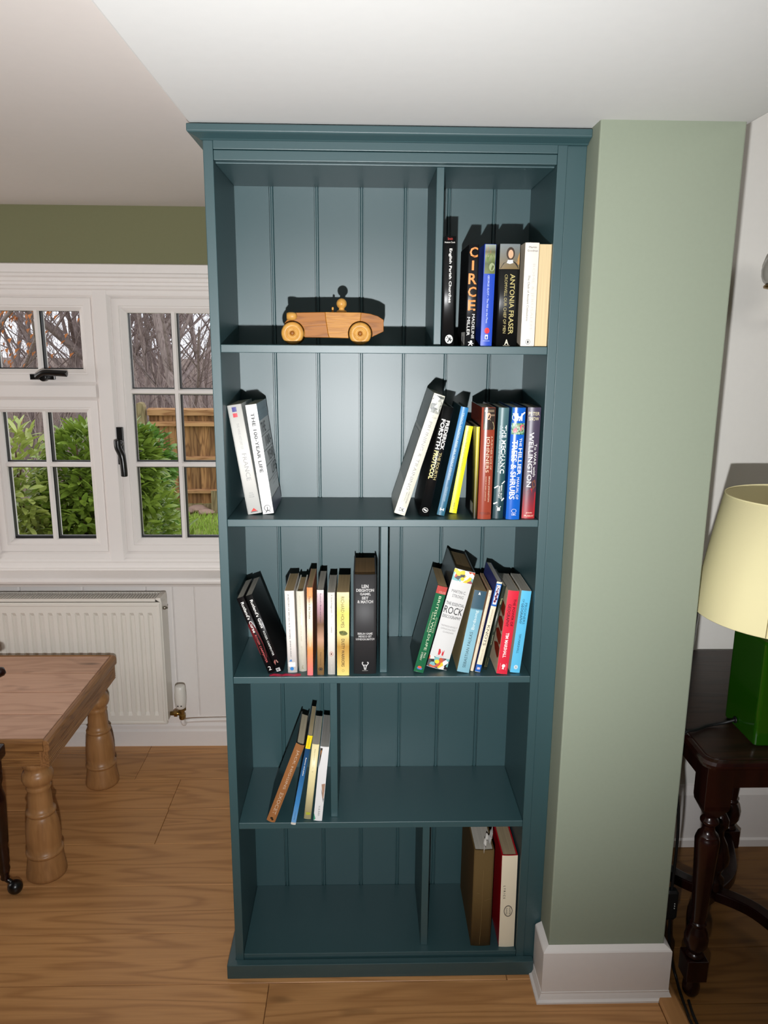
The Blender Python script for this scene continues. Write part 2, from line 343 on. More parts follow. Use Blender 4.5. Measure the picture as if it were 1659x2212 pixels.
# moulded head above the window
hd = [(YL+.05, 1.700), (YL-.004, 1.700), (YL-.010, 1.697), (YL-.010, 1.672), (YL-.014, 1.668), (YL-.014, 1.660), (YL-.006, 1.655), (YL-.006, 1.645), (YL-.001, 1.642), (YL-.001, 1.634), (YL-.005, 1.630), (YL-.005, 1.622), (YL+.001, 1.617), (YL+.001, 1.604), (YL+.05, 1.604)]
structure(MB().prism(hd, 0, -3.2, 0.0).build('trim_2', GLOSS))
# window board (sill) with moulding under its nose
structure(MB().prism([(1.11, .676), (.955, .676), (.948, .673), (.946, .666), (.948, .659), (.955, .656), (.972, .656), (.975, .648), (.985, .642), (.99, .634), (YL+.01, .634), (1.11, .640)], 0, -3.2, -.02).build('trim_3', GLOSS))
structure(MB().prism([(1.11, .716), (1.066, .716), (1.062, .712), (1.062, .704), (1.056, .700), (1.052, .692), (1.052, .684), (1.046, .680), (1.046, .676), (1.11, .676)], 0, XW0, XW1).build('trim_4', GLOSS))

# ------------------------------------------------------------------ window
win = structure(empty('window_1', (-.75, 1.08, .71)))
YF = 1.072
def X_(px, py): return at(px, py, 1, YF).x
def Z_(px, py): return at(px, py, 1, YF).z
m0, m1 = X_(202, 735), X_(233.5, 643)+.001     # mullion edges
m1 = X_(255, 900)
zt_, zb_ = Z_(100, 641.5), Z_(120, 1192)
tr1, tr0 = Z_(100, 826), Z_(100, 863)          # transom
lx0 = X_(3, 1192)
rx1 = -.150
zbb = zb_
fr = MB()
fr.prism([(m0-.004, YF+.05), (m0-.004, YF+.004), (m0+.010, YF-.012), (m1-.010, YF-.012), (m1+.004, YF+.004), (m1+.004, YF+.05)], 2, zb_-.028, zt_+.03)
w_ = m1-m0
fr.prism([(lx0-w_-.004, YF+.05), (lx0-w_-.004, YF+.004), (lx0-w_+.010, YF-.012), (lx0-.010, YF-.012), (lx0+.004, YF+.004), (lx0+.004, YF+.05)], 2, zb_-.028, zt_+.03)
fr.prism([(YF+.05, tr0-.004), (YF+.004, tr0-.004), (YF-.011, tr0+.010), (YF-.011, tr1-.010), (YF+.004, tr1+.004), (YF+.05, tr1+.004)], 0, lx0, m0)
fr.prism([(YF+.05, zb_+.004), (YF+.004, zb_+.004), (YF-.006, zb_-.006), (YF-.006, zb_-.030), (YF+.05, zb_-.030)], 0, XW0, XW1)
fr.prism([(YF+.05, zt_-.004), (YF+.004, zt_-.004), (YF-.006, zt_+.006), (YF-.006, zt_+.034), (YF+.05, zt_+.034)], 0, XW0, XW1)
fr.box(rx1-.002, XW1+.01, YF-.006, YF+.05, zb_-.03, zt_+.03)
fr.build('frame', UPVC, win)
def sash(x0, x1, z0, z1, cols, rows, inset=.042, bar=.0185, opening=False):
    y0 = YF-.004
    s = MB().ring(x0+.0015, x1-.0015, z0+.0015, z1-.0015, [(0, YF+.045), (0, y0+.002), (.002, y0), (.024, y0), (.0255, y0+.003), (.030, y0+.003), (inset, y0+.014), (inset, YF+.045)]).build('sash', UPVC, win)
    gx0, gx1, gz0, gz1 = x0+inset, x1-inset, z0+inset+.004, z1-inset+.002
    xs = [gx0+(gx1-gx0)*i/cols for i in range(cols+1)]
    zs = rows
    yg = y0+.022
    gb = lambda nm, b: b.build('glazing_bar', UPVC, s)
    for i in range(1, cols):
        c = xs[i]; gb('v', MB().prism([(c-bar/2, yg), (c-bar/2+.004, yg-.011), (c+bar/2-.004, yg-.011), (c+bar/2, yg)], 2, gz0-.004, gz1+.004))
    for z in zs[1:-1]:
        gb('h', MB().prism([(yg, z-bar/2), (yg-.0105, z-bar/2+.004), (yg-.0105, z+bar/2-.004), (yg, z+bar/2)], 0, gx0-.002, gx1+.002))
    for i in range(cols):
        for j in range(len(zs)-1):
            a, b = xs[i]+(bar/2 if i else 0), xs[i+1]-(bar/2 if i < cols-1 else 0)
            c, d = zs[j]+(bar/2 if j else 0), zs[j+1]-(bar/2 if j < len(zs)-2 else 0)
            MB().add([(a, yg+.001, c), (b, yg+.001, c), (b, yg+.001, d), (a, yg+.001, d)], [(0, 1, 2, 3)]).build('pane', GLASS, s)
            MB().ring(a-.006, b+.006, c-.006, d+.006, [(.0015, yg+.004), (.0085, yg+.004), (.0085, yg+.024), (.0015, yg+.024)]).build('spacer_bar', BLACK, s)
            MB().ring(a-.008, b+.008, c-.008, d+.008, [(-.004, yg+.026), (.007, yg+.026), (.007, yg+.040), (-.004, yg+.040)]).build('outer_bar', UPVC, s)
    return s
zr = [Z_(420, 1163), Z_(420, 1005), Z_(420, 847), Z_(420, 672)]
sR = sash(m1, rx1, zb_, zt_, 2, zr, inset=.046)
zl = [Z_(150, 1163), Z_(150, 1005), Z_(150, 890)]
sL = sash(lx0, m0, zb_, tr0, 2, zl)
zu = [Z_(100, 797), Z_(100, 670)]
sU = sash(lx0, m0, tr1, zt_, 2, zu)
sF = sash(XW0, lx0-w_, zb_, zt_, 2, zr)
# espagnolette handles
hy = YF-.006
h0 = at(263, 970, 1, hy)
hb = MB(); hb.box(h0.x-.012, h0.x+.010, hy-.010, hy+.002, h0.z-.052, h0.z+.075)
hb.lathe([(.0, -.028), (.013, -.028), (.0145, -.022), (.0145, -.004), (.013, 0)], (h0.x-.002, hy-.002, h0.z+.022), 14, ax=1)
hb.tube(smooth_path([(h0.x-.004, hy-.026, h0.z+.034), (h0.x-.002, hy-.030, h0.z+.008), (h0.x+.010, hy-.034, h0.z-.02), (h0.x+.014, hy-.036, h0.z-.065), (h0.x+.014, hy-.036, h0.z-.088)], 4), [.0125]*5+[.012]*4+[.011]*8, 10)
hR = hb.build('handle', IRON, sR, bevel=.002)
hu = at(107, 812, 1, hy)
hb = MB(); hb.box(hu.x-.062, hu.x+.020, hy-.010, hy+.002, hu.z-.012, hu.z+.006)
hb.lathe([(.0, -.028), (.012, -.028), (.0135, -.022), (.0135, -.004), (.012, 0)], (hu.x-.012, hy-.002, hu.z-.004), 14, ax=1)
hb.tube(smooth_path([(hu.x-.032, hy-.026, hu.z-.004), (hu.x-.018, hy-.030, hu.z+.006), (hu.x+.0, hy-.034, hu.z+.012), (hu.x+.04, hy-.036, hu.z+.011), (hu.x+.072, hy-.036, hu.z+.009)], 4), [.0105]*17, 10)
hb.build('handle', IRON, sU, bevel=.002)

# ================================================================== BOOKCASE
ZS = {1: 1.4548, 2: 1.1029, 3: .7534, 4: .3989, 5: .0513}
WB, DB = .645, .2334
bc = tag(empty('bookcase', (WB/2, .1, 0)), 'tall teal painted open bookcase with five shelves against the sage column', 'bookcase')
B = lambda nm, mb, bev=.0012: mb.build(nm, TEAL, bc, bevel=bev)
B('side_panel', MB().box(-.0185, 0, 0, DB+.020, .0, 1.8250))
B('side_panel', MB().box(WB, WB+.0185, 0, DB+.020, .0, 1.8250))
B('filler_strip', MB().box(WB+.0188, .7008, .004, .030, .0, 1.8250))
for k in (1, 2, 3, 4): B('shelf', MB().box(.0004, WB-.0004, .0005, DB, ZS[k]-.0155, ZS[k]))
B('bottom_shelf', MB().box(.0004, WB-.0004, .0005, DB, ZS[5]-.0110, ZS[5]))
B('bottom_rail', MB().box(.0004, WB-.0004, .003, .022, .0, ZS[5]-.0112))
B('top_panel', MB().box(.0004, WB-.0004, .018, DB, 1.7880, 1.8060))
B('top_rail', MB().box(.0004, WB-.0004, .0008, .018, 1.7905, 1.8085))
B('frieze', MB().box(.0004, WB-.0004, -.002, .018, 1.8092, 1.8255))
# cornice: profile (outward, z) mitred round front and left end
cp = [(0, 1.8235), (.004, 1.8240), (.006, 1.8262), (.020, 1.8308), (.0255, 1.8322), (.0275, 1.8345), (.0275, 1.8460), (.024, 1.8475), (0, 1.8475)]
vs = []
for d, z in cp: vs += [(-.0185-d*.85, DB+.02, z), (-.0185-d*.85, -d, z), (.7005, -d, z)]
n = len(cp); fs = [(j*3+i, j*3+i+1, ((j+1) % n)*3+i+1, ((j+1) % n)*3+i) for j in range(n) for i in range(2)]
fs += [tuple(j*3 for j in range(n))[::-1], tuple(j*3+2 for j in range(n))]
B('cornice', MB().add(vs, fs), .0008)
B('top_board', MB().box(-.018, .700, .001, DB+.02, 1.8256, 1.8470))
pl = MB(); pv = []
for d, z in [(0, 0), (.0178, 0), (.0178, .0365), (0, .0372)]: pv += [(-.0187-d, DB+.02, z), (-.0187-d, -d-.0002, z), (.6835, -d-.0002, z)]
pl.add(pv, [(j*3+i, j*3+i+1, ((j+1) % 4)*3+i+1, ((j+1) % 4)*3+i) for j in range(4) for i in range(2)]+[(9, 6, 3, 0), (2, 5, 8, 11)])
B('plinth', pl)
divs = {1: (.4195, .4345), 3: (.3168, .3329), 4: (.2072, .2231), 5: (.4185, .4350)}
tops = {1: 1.7880, 3: ZS[2]-.0155, 4: ZS[3]-.0155, 5: ZS[4]-.0155}
for k, (a, b) in divs.items(): B('divider', MB().box(a, b, .021, DB, ZS[k], tops[k]))
# tongue-and-groove back boards with a double-quirk bead at every joint
gs = [-.0185, .0805, .1783, .2755, .3710, .4665, .5660, WB+.0185]
for i in range(7):
    a = gs[i]+(.0052 if i else 0); b = gs[i+1]+(.0052 if i < 6 else 0); y = DB; p = [(a, y+.012), (a, y)]
    if i < 6:
        g = gs[i+1]
        p += [(g-.0062, y), (g-.0058, y+.006), (g-.0032, y+.006), (g-.0028, y+.0012), (g-.0012, y), (g+.0012, y), (g+.0028, y+.0012), (g+.0032, y+.006), (b-.0002, y+.006)]
        p += [(b-.0002, y+.012)]
    else: p += [(b, y), (b, y+.012)]
    B('back_board', MB().prism(p, 2, .04, 1.806), 0)

# ================================================================== BOOKS
_TXT = {}
def text_mesh(s, bold):
    """outline letters of a string as flat polygons, normalised to a unit box"""
    k = (s, bold)
    if k in _TXT: return _TXT[k]
    cu = bpy.data.curves.new('lettering', 'FONT'); cu.body = s; cu.resolution_u = 2; cu.fill_mode = 'FRONT'; cu.offset = bold
    o = bpy.data.objects.new('lettering', cu); me = o.to_mesh()
    vs = [v.co.copy() for v in me.vertices]; fs = [tuple(p.vertices) for p in me.polygons]
    o.to_mesh_clear(); bpy.data.objects.remove(o); bpy.data.curves.remove(cu)
    if vs:
        x0, x1 = min(v.x for v in vs), max(v.x for v in vs); y0, y1 = min(v.y for v in vs), max(v.y for v in vs)
        vs = [((v.x-x0)/max(1e-6, x1-x0), (v.y-y0)/max(1e-6, y1-y0)) for v in vs]
    _TXT[k] = (vs, fs); return _TXT[k]
INKS = {}
def ink(rgb, rough=.4):
    k = tuple(rgb)+(rough,)
    if k not in INKS: INKS[k] = mat('printing_ink_%d_%d_%d' % tuple(rgb), rgb, rough=rough, spec=.4)
    return INKS[k]
PAGE = page_mat('paper_page_edges', (214, 203, 178)); PAGE_GREY = page_mat('grey_paper_page_edges', (178, 172, 160)); PAGE_TAN = page_mat('tanned_paper_page_edges', (176, 152, 112))
books = []
def book(row, tl, tr, br, bl, label, spine, cover=None, kind='pb', depth=.128, pages=PAGE, items=(), Y=None, rough=.35, yaw=0, coverL=None, dx=0, bulge=None, flip=False, group=None, thin=1.0):
    zs = ZS[row]
    if Y is None:
        Y = (at(*bl, 2, zs).y+at(*br, 2, zs).y)/2; Y = max(-.012, min(.06, Y))
    P = [at(*q, 1, Y) for q in (tl, tr, br, bl)]
    lean = (math.atan2(P[0].x-P[3].x, P[0].z-P[3].z)+math.atan2(P[1].x-P[2].x, P[1].z-P[2].z))/2
    h = ((P[0]-P[3]).length+(P[1]-P[2]).length)/2
    t = abs(((P[1]-P[0])+(P[2]-P[3])).dot(Vector((math.cos(lean), 0, -math.sin(lean)))))/2*thin
    root = empty('book'); tag(root, label, 'book', group)
    root.rotation_euler = Euler((0, lean, yaw), 'XYZ')
    mid = (P[2]+P[3])/2
    root.location = (mid.x+dx, Y, zs+abs(math.sin(lean))*t/2+.0002)
    cover = cover or spine
    hb_ = kind == 'hb'; ct = .0026 if hb_ else .0007; ov = .003 if hb_ else .0
    bl_ = bulge if bulge is not None else (.0035 if hb_ else .0012)
    hw = t/2
    ybul = lambda x: bl_*(1-(min(1, abs(x)/hw))**2)
    # cover: spine wrapped round the page block
    prof = []; S = 8
    for i in range(S+1): x = -hw+t*i/S; prof.append((x, bl_-ybul(x)))
    prof += [(hw, depth), (hw-ct, depth)]
    for i in range(S+1): x = (hw-ct)-(t-2*ct)*i/S; prof.append((x, bl_-ybul(x)+ct+.0006))
    prof += [(-hw+ct, depth), (-hw, depth)]
    cm = ink(cover, rough) if not isinstance(cover, bpy.types.Material) else cover
    if flip:      # fore-edge towards the room
        prof = [(x, depth-y) for x, y in prof]
    cv = MB().prism(prof, 2, 0, h).build('cover', cm, root, local=True)
    for p, sh in zip(cv.data.polygons, [True]*S+[False]*99): p.use_smooth = sh
    # page block
    g0, g1 = (bl_+ct+.0008, depth-ov-.001)
    if flip: g0, g1 = .0008, depth-bl_-ct-.001
    MB().box(-hw+ct+.0001, hw-ct-.0001, g0, g1, ov+.0005, h-ov-(.0005 if not hb_ else .001)).build('page_block', pages, root, local=True)
    def pt(face, u, v, e):
        if face == 'S': x = (v-.5)*t; return (x, bl_-ybul(x)-e, (1-u)*h)
        if face == 'L': return (-hw-e, bl_+(1-v)*(depth-bl_), (1-u)*h)
        return (hw+e, bl_+v*(depth-bl_), (1-u)*h)
    def patch(face, u0, u1, v0, v1, m, name, e):
        nv = 8 if face == 'S' else 1; V = []
        for i in range(nv+1):
            v = v0+(v1-v0)*i/nv; V += [pt(face, u0, v, e), pt(face, u1, v, e)]
        MB().add(V, [(2*i, 2*i+1, 2*i+3, 2*i+2) for i in range(nv)], True).build(name, m, root, local=True)
    if spine is not cover and not flip: patch('S', 0.0005, .9995, 0.004, .996, ink(spine, rough) if not isinstance(spine, bpy.types.Material) else spine, 'spine', .0002)
    if coverL: patch('L', 0.0005, .9995, 0.0, 1.0, ink(coverL, rough), 'back_cover', .0002)
    lay = .0004
    for it in items:
        k = it[0]; face = 'S'
        if k[0] in 'LR' and len(k) > 1: face, k = k[0], k[1:]
        lay += .00003
        if k == 't':
            s, u0, u1, v0, v1, o, c = it[1:8]; bold = it[8] if len(it) > 8 else 0.0
            vs, fs = text_mesh(s, bold); V = []
            for a, b in vs:
                if o == 'd': u, v = u0+(u1-u0)*a, v0+(v1-v0)*b
                elif o == 'u': u, v = u1+(u0-u1)*a, v1+(v0-v1)*b
                else: u, v = u1+(u0-u1)*b, v0+(v1-v0)*a
                V.append(pt(face, u, v, lay))
            MB().add(V, fs).build('lettering', ink(c), root, local=True)
        elif k == 'r':
            u0, u1, v0, v1, c = it[1:6]; patch(face, u0, u1, v0, v1, c if isinstance(c, bpy.types.Material) else ink(c, rough), it[6] if len(it) > 6 else 'printed_band', lay)
        elif k in 'eo':
            u, v, ru, rv, c = it[1:6]; V = []; K = 20
            for i in range(K):
                a = 2*math.pi*i/K; V.append(pt(face, u+ru*math.sin(a), v+rv*math.cos(a), lay))
            if k == 'o':
                for i in range(K):
                    a = 2*math.pi*i/K; V.append(pt(face, u+ru*.86*math.sin(a), v+rv*.86*math.cos(a), lay))
                F = [(i, (i+1) % K, (i+1) % K+K, i+K) for i in range(K)]
            else: F = [tuple(range(K))]
            MB().add(V, F).build('emblem', ink(c), root, local=True)
        elif k == 'p':
            V = [pt(face, u, v, lay) for u, v in it[1]]; MB().add(V, [tuple(range(len(V)))]).build(it[3] if len(it) > 3 else 'emblem', ink(it[2]), root, local=True)
        elif k == 'l':
            for q0, q1 in zip(it[1][:-1], it[1][1:]):
                w = it[3]; du, dv = q1[0]-q0[0], (q1[1]-q0[1])*t/h; L = math.hypot(du, dv) or 1; nu, nv_ = -dv/L*w, du/L*w*h/t
                V = [pt(face, q0[0]+nu, q0[1]+nv_, lay), pt(face, q1[0]+nu, q1[1]+nv_, lay), pt(face, q1[0]-nu, q1[1]-nv_, lay), pt(face, q0[0]-nu, q0[1]-nv_, lay)]
                MB().add(V, [(0, 1, 2, 3)]).build('emblem', ink(it[2]), root, local=True)
    books.append(root); return root
K0, WH = (14, 14, 15), (236, 234, 228)
# ---- top shelf, right compartment
G1 = 'books on the top shelf'
book(1, (960, 510), (985, 510), (980, 747), (955, 747.5), 'thin tall black book with bold white sans title standing against the divider', K0, Y=.010, depth=.15, group=G1, items=[
    ('t', 'Smith', .012, .034, .30, .72, 'h', (190, 60, 50)), ('t', 'Hutton Cook', .047, .062, .06, .94, 'h', WH),
    ('t', 'English Parish Churches', .11, .60, .40, .70, 'd', WH, .02), ('e', .937, .58, .042, .34, (200, 200, 196)), ('l', [(.91, .4), (.955, .75)], K0, .005), ('l', [(.92, .7), (.965, .45)], K0, .005), ('l', [(.93, .34), (.94, .84)], K0, .004)])
book(1, (1012.5, 528.5), (1036, 528.5), (1025, 748), (1004.5, 748), 'black paperback with big orange capital letters down its spine', (24, 24, 26), Y=.008, group=G1, thin=.97, items=[
    ('t', 'C', .025, .125, .10, .92, 'h', (226, 142, 74), .02), ('t', 'I', .155, .25, .36, .58, 'h', (226, 142, 74), .02), ('t', 'R', .28, .385, .08, .92, 'h', (226, 142, 74), .02), ('t', 'C', .41, .51, .08, .92, 'h', (226, 142, 74), .02), ('t', 'E', .54, .645, .14, .9, 'h', (226, 142, 74), .02),
    ('t', 'MADELINE', .68, .925, .60, .88, 'd', WH), ('t', 'MILLER', .71, .895, .12, .40, 'd', WH), ('e', .955, .6, .012, .13, WH), ('l', [(.965, .6), (.995, .35)], WH, .005), ('l', [(.97, .5), (.995, .75)], WH, .005), ('l', [(.96, .3), (.975, .85)], WH, .004),
    ('Lr', .86, 1.0, .55, .98, (226, 224, 218), 'barcode_panel'), ('Lr', .90, .97, .66, .70, (60, 70, 110), 'barcode'), ('Lr', .90, .97, .74, .77, (60, 60, 60), 'barcode'), ('Lr', .90, .97, .80, .82, (60, 60, 60), 'barcode')]+
    [('Lr', .06+.035*i, .064+.035*i, .12+.05*(i % 3), .62+.09*((i*7) % 4), (64, 64, 66), 'blurb_line') for i in range(20)])
book(1, (1048, 527), (1072, 527), (1063, 747.5), (1036.5, 747.5), 'royal blue paperback with a green landscape picture at the spine top and a red dot', (34, 70, 176), cover=(26, 52, 150), Y=.008, group=G1, thin=.98, items=[
    ('r', .003, .285, .06, .98, gradient_mat('landscape_print', [(0, (104, 112, 60)), (.35, (74, 84, 48)), (.6, (132, 140, 96)), (.75, (90, 90, 60)), (1, (150, 160, 150))]), 'spine_picture'), ('p', [(.10, .15), (.03, .3), (.06, .55), (.10, .55)], (190, 96, 56), 'spine_picture'), ('e', .14, .5, .05, .3, (96, 116, 56)), ('e', .22, .7, .04, .25, (150, 160, 120)),
    ('t', 'GEORGE ELIOT \u2022 The Mill on the Floss', .30, .77, .38, .54, 'd', (206, 214, 232)), ('e', .845, .52, .030, .22, (214, 30, 44)), ('r', .885, .93, .36, .62, (226, 226, 230), 'publisher_panel'), ('r', .90, .925, .42, .56, (50, 70, 150), 'publisher_panel'), ('r', .945, .948, .2, .8, (200, 205, 225), 'printed_band')])
book(1, (1078.5, 526), (1125.8, 526), (1116, 748), (1071, 748), 'thick black paperback with gold capitals and a portrait picture at the spine top', (12, 12, 12), Y=.008, depth=.13, group=G1, thin=.97, items=[
    ('r', .003, .243, .03, .985, gradient_mat('portrait_ground', [(0, (120, 100, 60)), (.5, (112, 108, 96)), (1, (116, 124, 126))]), 'spine_picture'), ('p', [(.20, .80), (.08, .98), (.20, .98)], (176, 134, 80), 'spine_picture'), ('e', .095, .54, .062, .20, (58, 42, 30)), ('e', .10, .55, .042, .125, (206, 166, 132)), ('p', [(.238, .06), (.185, .22), (.165, .45), (.165, .68), (.19, .86), (.238, .96)], (30, 28, 26), 'spine_picture'), ('p', [(.155, .42), (.185, .36), (.195, .52), (.185, .68), (.155, .66)], (206, 206, 206), 'spine_picture'),
    ('t', 'ANTONIA FRASER', .29, .88, .56, .80, 'd', (186, 172, 112), .01), ('t', 'CROMWELL OUR CHIEF OF MEN', .295, .87, .30, .44, 'd', (170, 156, 100)), ('t', 'A', .93, .985, .4, .6, 'h', (222, 214, 190), .02), ('t', 'PHOENIX', .988, .995, .34, .66, 'h', (190, 186, 160))])
book(1, (1136, 523.5), (1167, 523.5), (1155.5, 748), (1124, 748), 'cream paperback with faint silver title lettering and small penguin oval low on the spine', (226, 219, 209), cover=(206, 192, 172), Y=.008, group=G1, thin=.95, dx=-.0008, items=[
    ('t', 'Martin', .033, .052, .26, .82, 'h', (70, 66, 64)), ('t', 'Goodman', .066, .085, .16, .92, 'h', (70, 66, 64)), ('t', 'ROME & JERUSALEM', .20, .83, .54, .78, 'd', (206, 200, 190)), ('t', 'The Clash of Ancient Civilizations', .31, .75, .30, .44, 'd', (92, 88, 84)), ('o', .955, .52, .026, .17, (90, 90, 90)), ('e', .955, .52, .014, .06, (50, 50, 50))])
book(1, (1167.5, 526), (1196, 526), (1184, 747.5), (1155.8, 748), 'book shelved backwards with its cream page edges facing out beside the right side panel', (214, 200, 168), cover=(190, 168, 128), Y=.008, group=G1, flip=True, pages=page_mat('cream_fore_edge', (224, 200, 156)), thin=.93, dx=-.0022)
# ---- second shelf, left pair
G2 = 'books on the second shelf'
book(2, (488.8, 878.7), (521.7, 875.5), (565, 1110.5), (535.8, 1113.8), 'white paperback leaning on the left panel with a tiny flag on its spine', (212, 210, 204), group=G2, depth=.15, thin=.97, items=[
    ('r', .02, .062, .30, .62, (66, 64, 130), 'flag'), ('r', .075, .11, .30, .62, (206, 66, 76), 'flag'), ('t', 'THE WINE HISTORY OF', .165, .40, .42, .60, 'd', (168, 166, 164)), ('t', 'FRANCE', .44, .69, .40, .72, 'd', (150, 148, 146)), ('t', 'MAX', .80, .81, .38, .66, 'h', (140, 140, 140)), ('t', 'ALLEN', .818, .828, .34, .70, 'h', (140, 140, 140)), ('t', 'MILLER', .836, .846, .32, .72, 'h', (140, 140, 140)), ('p', [(.945, .5), (.975, .28), (.975, .72)], (206, 58, 50)), ('r', .978, .983, .24, .76, (40, 40, 40), 'printed_band')])
book(2, (526.4, 876.8), (553.6, 874.5), (590, 1110), (566.4, 1113), 'white paperback leaning left with heavy black capitals on spine and grey front cover', (214, 213, 210), cover=(196, 198, 198), coverL=(110, 140, 150), group=G2, depth=.15, thin=.94, dx=.0014, items=[
    ('t', 'THE 100-YEAR LIFE', .075, .615, .36, .68, 'd', (20, 20, 22), .015), ('o', .945, .5, .028, .3, (60, 60, 60)), ('l', [(.935, .5), (.965, .5), (.985, .3)], (40, 40, 40), .003), ('l', [(.965, .5), (.98, .75)], (40, 40, 40), .003),
    ('Rr', .0, .155, .0, 1.0, (60, 104, 122), 'cover_band'), ('Rt', 'LYNDA GRATTON & ANDREW SCOTT', .075, .105, .10, .95, 'h', (150, 176, 186)), ('Rt', 'THE', .18, .275, .10, .52, 'h', (20, 20, 20), .015), ('Rt', '100-', .315, .41, .32, .9, 'h', (20, 20, 20), .015), ('Rt', 'YEAR', .455, .55, .32, .95, 'h', (20, 20, 20), .015), ('Rt', 'LIFE', .59, .685, .50, .98, 'h', (20, 20, 20), .015),
    ('Rr', .293, .297, 0, 1, (90, 90, 90), 'printed_rule'), ('Rr', .432, .436, 0, 1, (90, 90, 90), 'printed_rule'), ('Rr', .568, .572, 0, 1, (90, 90, 90), 'printed_rule'), ('Rr', .705, .709, 0, 1, (90, 90, 90), 'printed_rule'), ('Rt', 'Living and Working', .725, .74, .4, .92, 'h', (60, 60, 60)), ('Rt', 'in an Age of Longevity', .76, .775, .34, .95, 'h', (60, 60, 60)), ('Rr', .865, 1.0, 0, 1, (76, 76, 96), 'cover_band')])
# ---- second shelf, right group
book(2, (938, 852), (961.8, 860.8), (875.5, 1117.5), (850, 1112), 'tall cream book leaning right with a garden photo at the spine top', (204, 200, 184), cover=(172, 168, 158), group=G2, depth=.175, pages=PAGE, thin=.95, items=[
    ('r', .01, .15, .04, .97, collage_mat('garden_photo_print', [(210, 208, 200), (50, 52, 48), (150, 150, 140), (90, 94, 84), (190, 190, 180)], 160), 'spine_picture'), ('t', 'THE ROYAL', .165, .175, .15, .6, 'h', (90, 90, 90)), ('t', 'HORTICULTURAL SOCIETY', .18, .19, .1, .9, 'h', (90, 90, 90)),
    ('t', 'PRUNING & TRAINING', .22, .79, .34, .66, 'd', (134, 132, 124)), ('t', 'CHRISTOPHER', .80, .90, .66, .78, 'd', (110, 108, 100)), ('t', 'BRICKELL', .81, .89, .46, .58, 'd', (110, 108, 100)), ('t', 'DAVID JOYCE', .81, .90, .26, .38, 'd', (110, 108, 100)), ('r', .935, .98, .22, .88, (236, 234, 222), 'publisher_panel'), ('t', 'DK', .942, .974, .32, .78, 'h', (40, 40, 40), .02),
    ('Lr', .0, .30, .02, .98, (74, 78, 66), 'cover_picture'), ('Lr', .33, .74, .02, .98, (128, 126, 118), 'cover_picture')])
book(2, (954, 868), (980, 873), (924, 1109), (902, 1104), 'black hardback leaning right with stacked white and yellow block capitals', (14, 14, 15), kind='hb', group=G2, depth=.16, rough=.25, thin=.92, Y=.026, dx=.0028, items=[
    ('t', 'FREDERICK', .12, .385, .56, .92, 'd', WH, .03), ('t', 'FORSYTH', .115, .385, .10, .48, 'd', WH, .03), ('t', 'THE FOURTH', .41, .66, .56, .84, 'd', (170, 158, 112), .02), ('t', 'PROTOCOL', .40, .66, .08, .50, 'd', (226, 212, 142), .03), ('o', .945, .5, .022, .28, WH), ('l', [(.94, .35), (.95, .65)], WH, .006)])
book(2, (994.8, 879), (1014, 883.7), (960, 1116), (943.4, 1114), 'slim bright blue hardback leaning right with pale lettering the length of its spine', gradient_mat('blue_jacket_print', [(0, (44, 96, 116)), (.45, (58, 110, 150)), (1, (40, 120, 176))]), cover=(36, 60, 66), kind='hb', group=G2, depth=.15, rough=.25, thin=.92, bulge=.002, items=[
    ('t', 'TROUT, SALMON AND SEA TROUT FISHING', .05, .665, .36, .62, 'd', (196, 206, 198)), ('t', 'CHARLES BINGHAM', .73, .865, .46, .66, 'd', (170, 190, 200)), ('l', [(.93, .3), (.955, .3)], WH, .004), ('l', [(.93, .7), (.955, .7)], WH, .004), ('l', [(.945, .3), (.945, .7)], WH, .004)])
book(2, (1006.9, 921), (1025, 922), (989, 1110.8), (970.7, 1108.4), 'short lemon yellow paperback leaning right with thin dark lettering', (238, 226, 30), cover=(60, 96, 92), group=G2, thin=.86, dx=-.0016, items=[
    ('t', 'WITH THE END IN MIND', .055, .50, .34, .58, 'd', (100, 96, 30)), ('t', 'Kathryn Mannix', .55, .78, .36, .56, 'd', (180, 168, 60)), ('o', .90, .45, .02, .14, (110, 100, 40)), ('l', [(.88, .45), (.93, .45)], (110, 100, 40), .003), ('r', .945, .95, .25, .7, (150, 140, 50), 'printed_band')])
book(2, (1025.5, 922), (1036, 922), (1029, 1121), (1017.5, 1120), 'thin black paperback with a narrow yellow spine half hidden behind the lemon yellow one', gradient_mat('yellow_spine_shadow_fade', [(0, (30, 28, 18)), (.4, (120, 108, 36)), (1, (220, 204, 66))]), cover=(16, 16, 16), group=G2, depth=.125, thin=.66, dx=.0022, items=[('Lr', .84, .95, .62, .94, (150, 150, 146), 'barcode_panel')]+  # yellow spine darkens downwards: the neighbours' shadow painted in
    [('Lr', .10+.05*i, .105+.05*i, .15, .75-.06*(i % 3), (60, 60, 58), 'blurb_line') for i in range(12)])
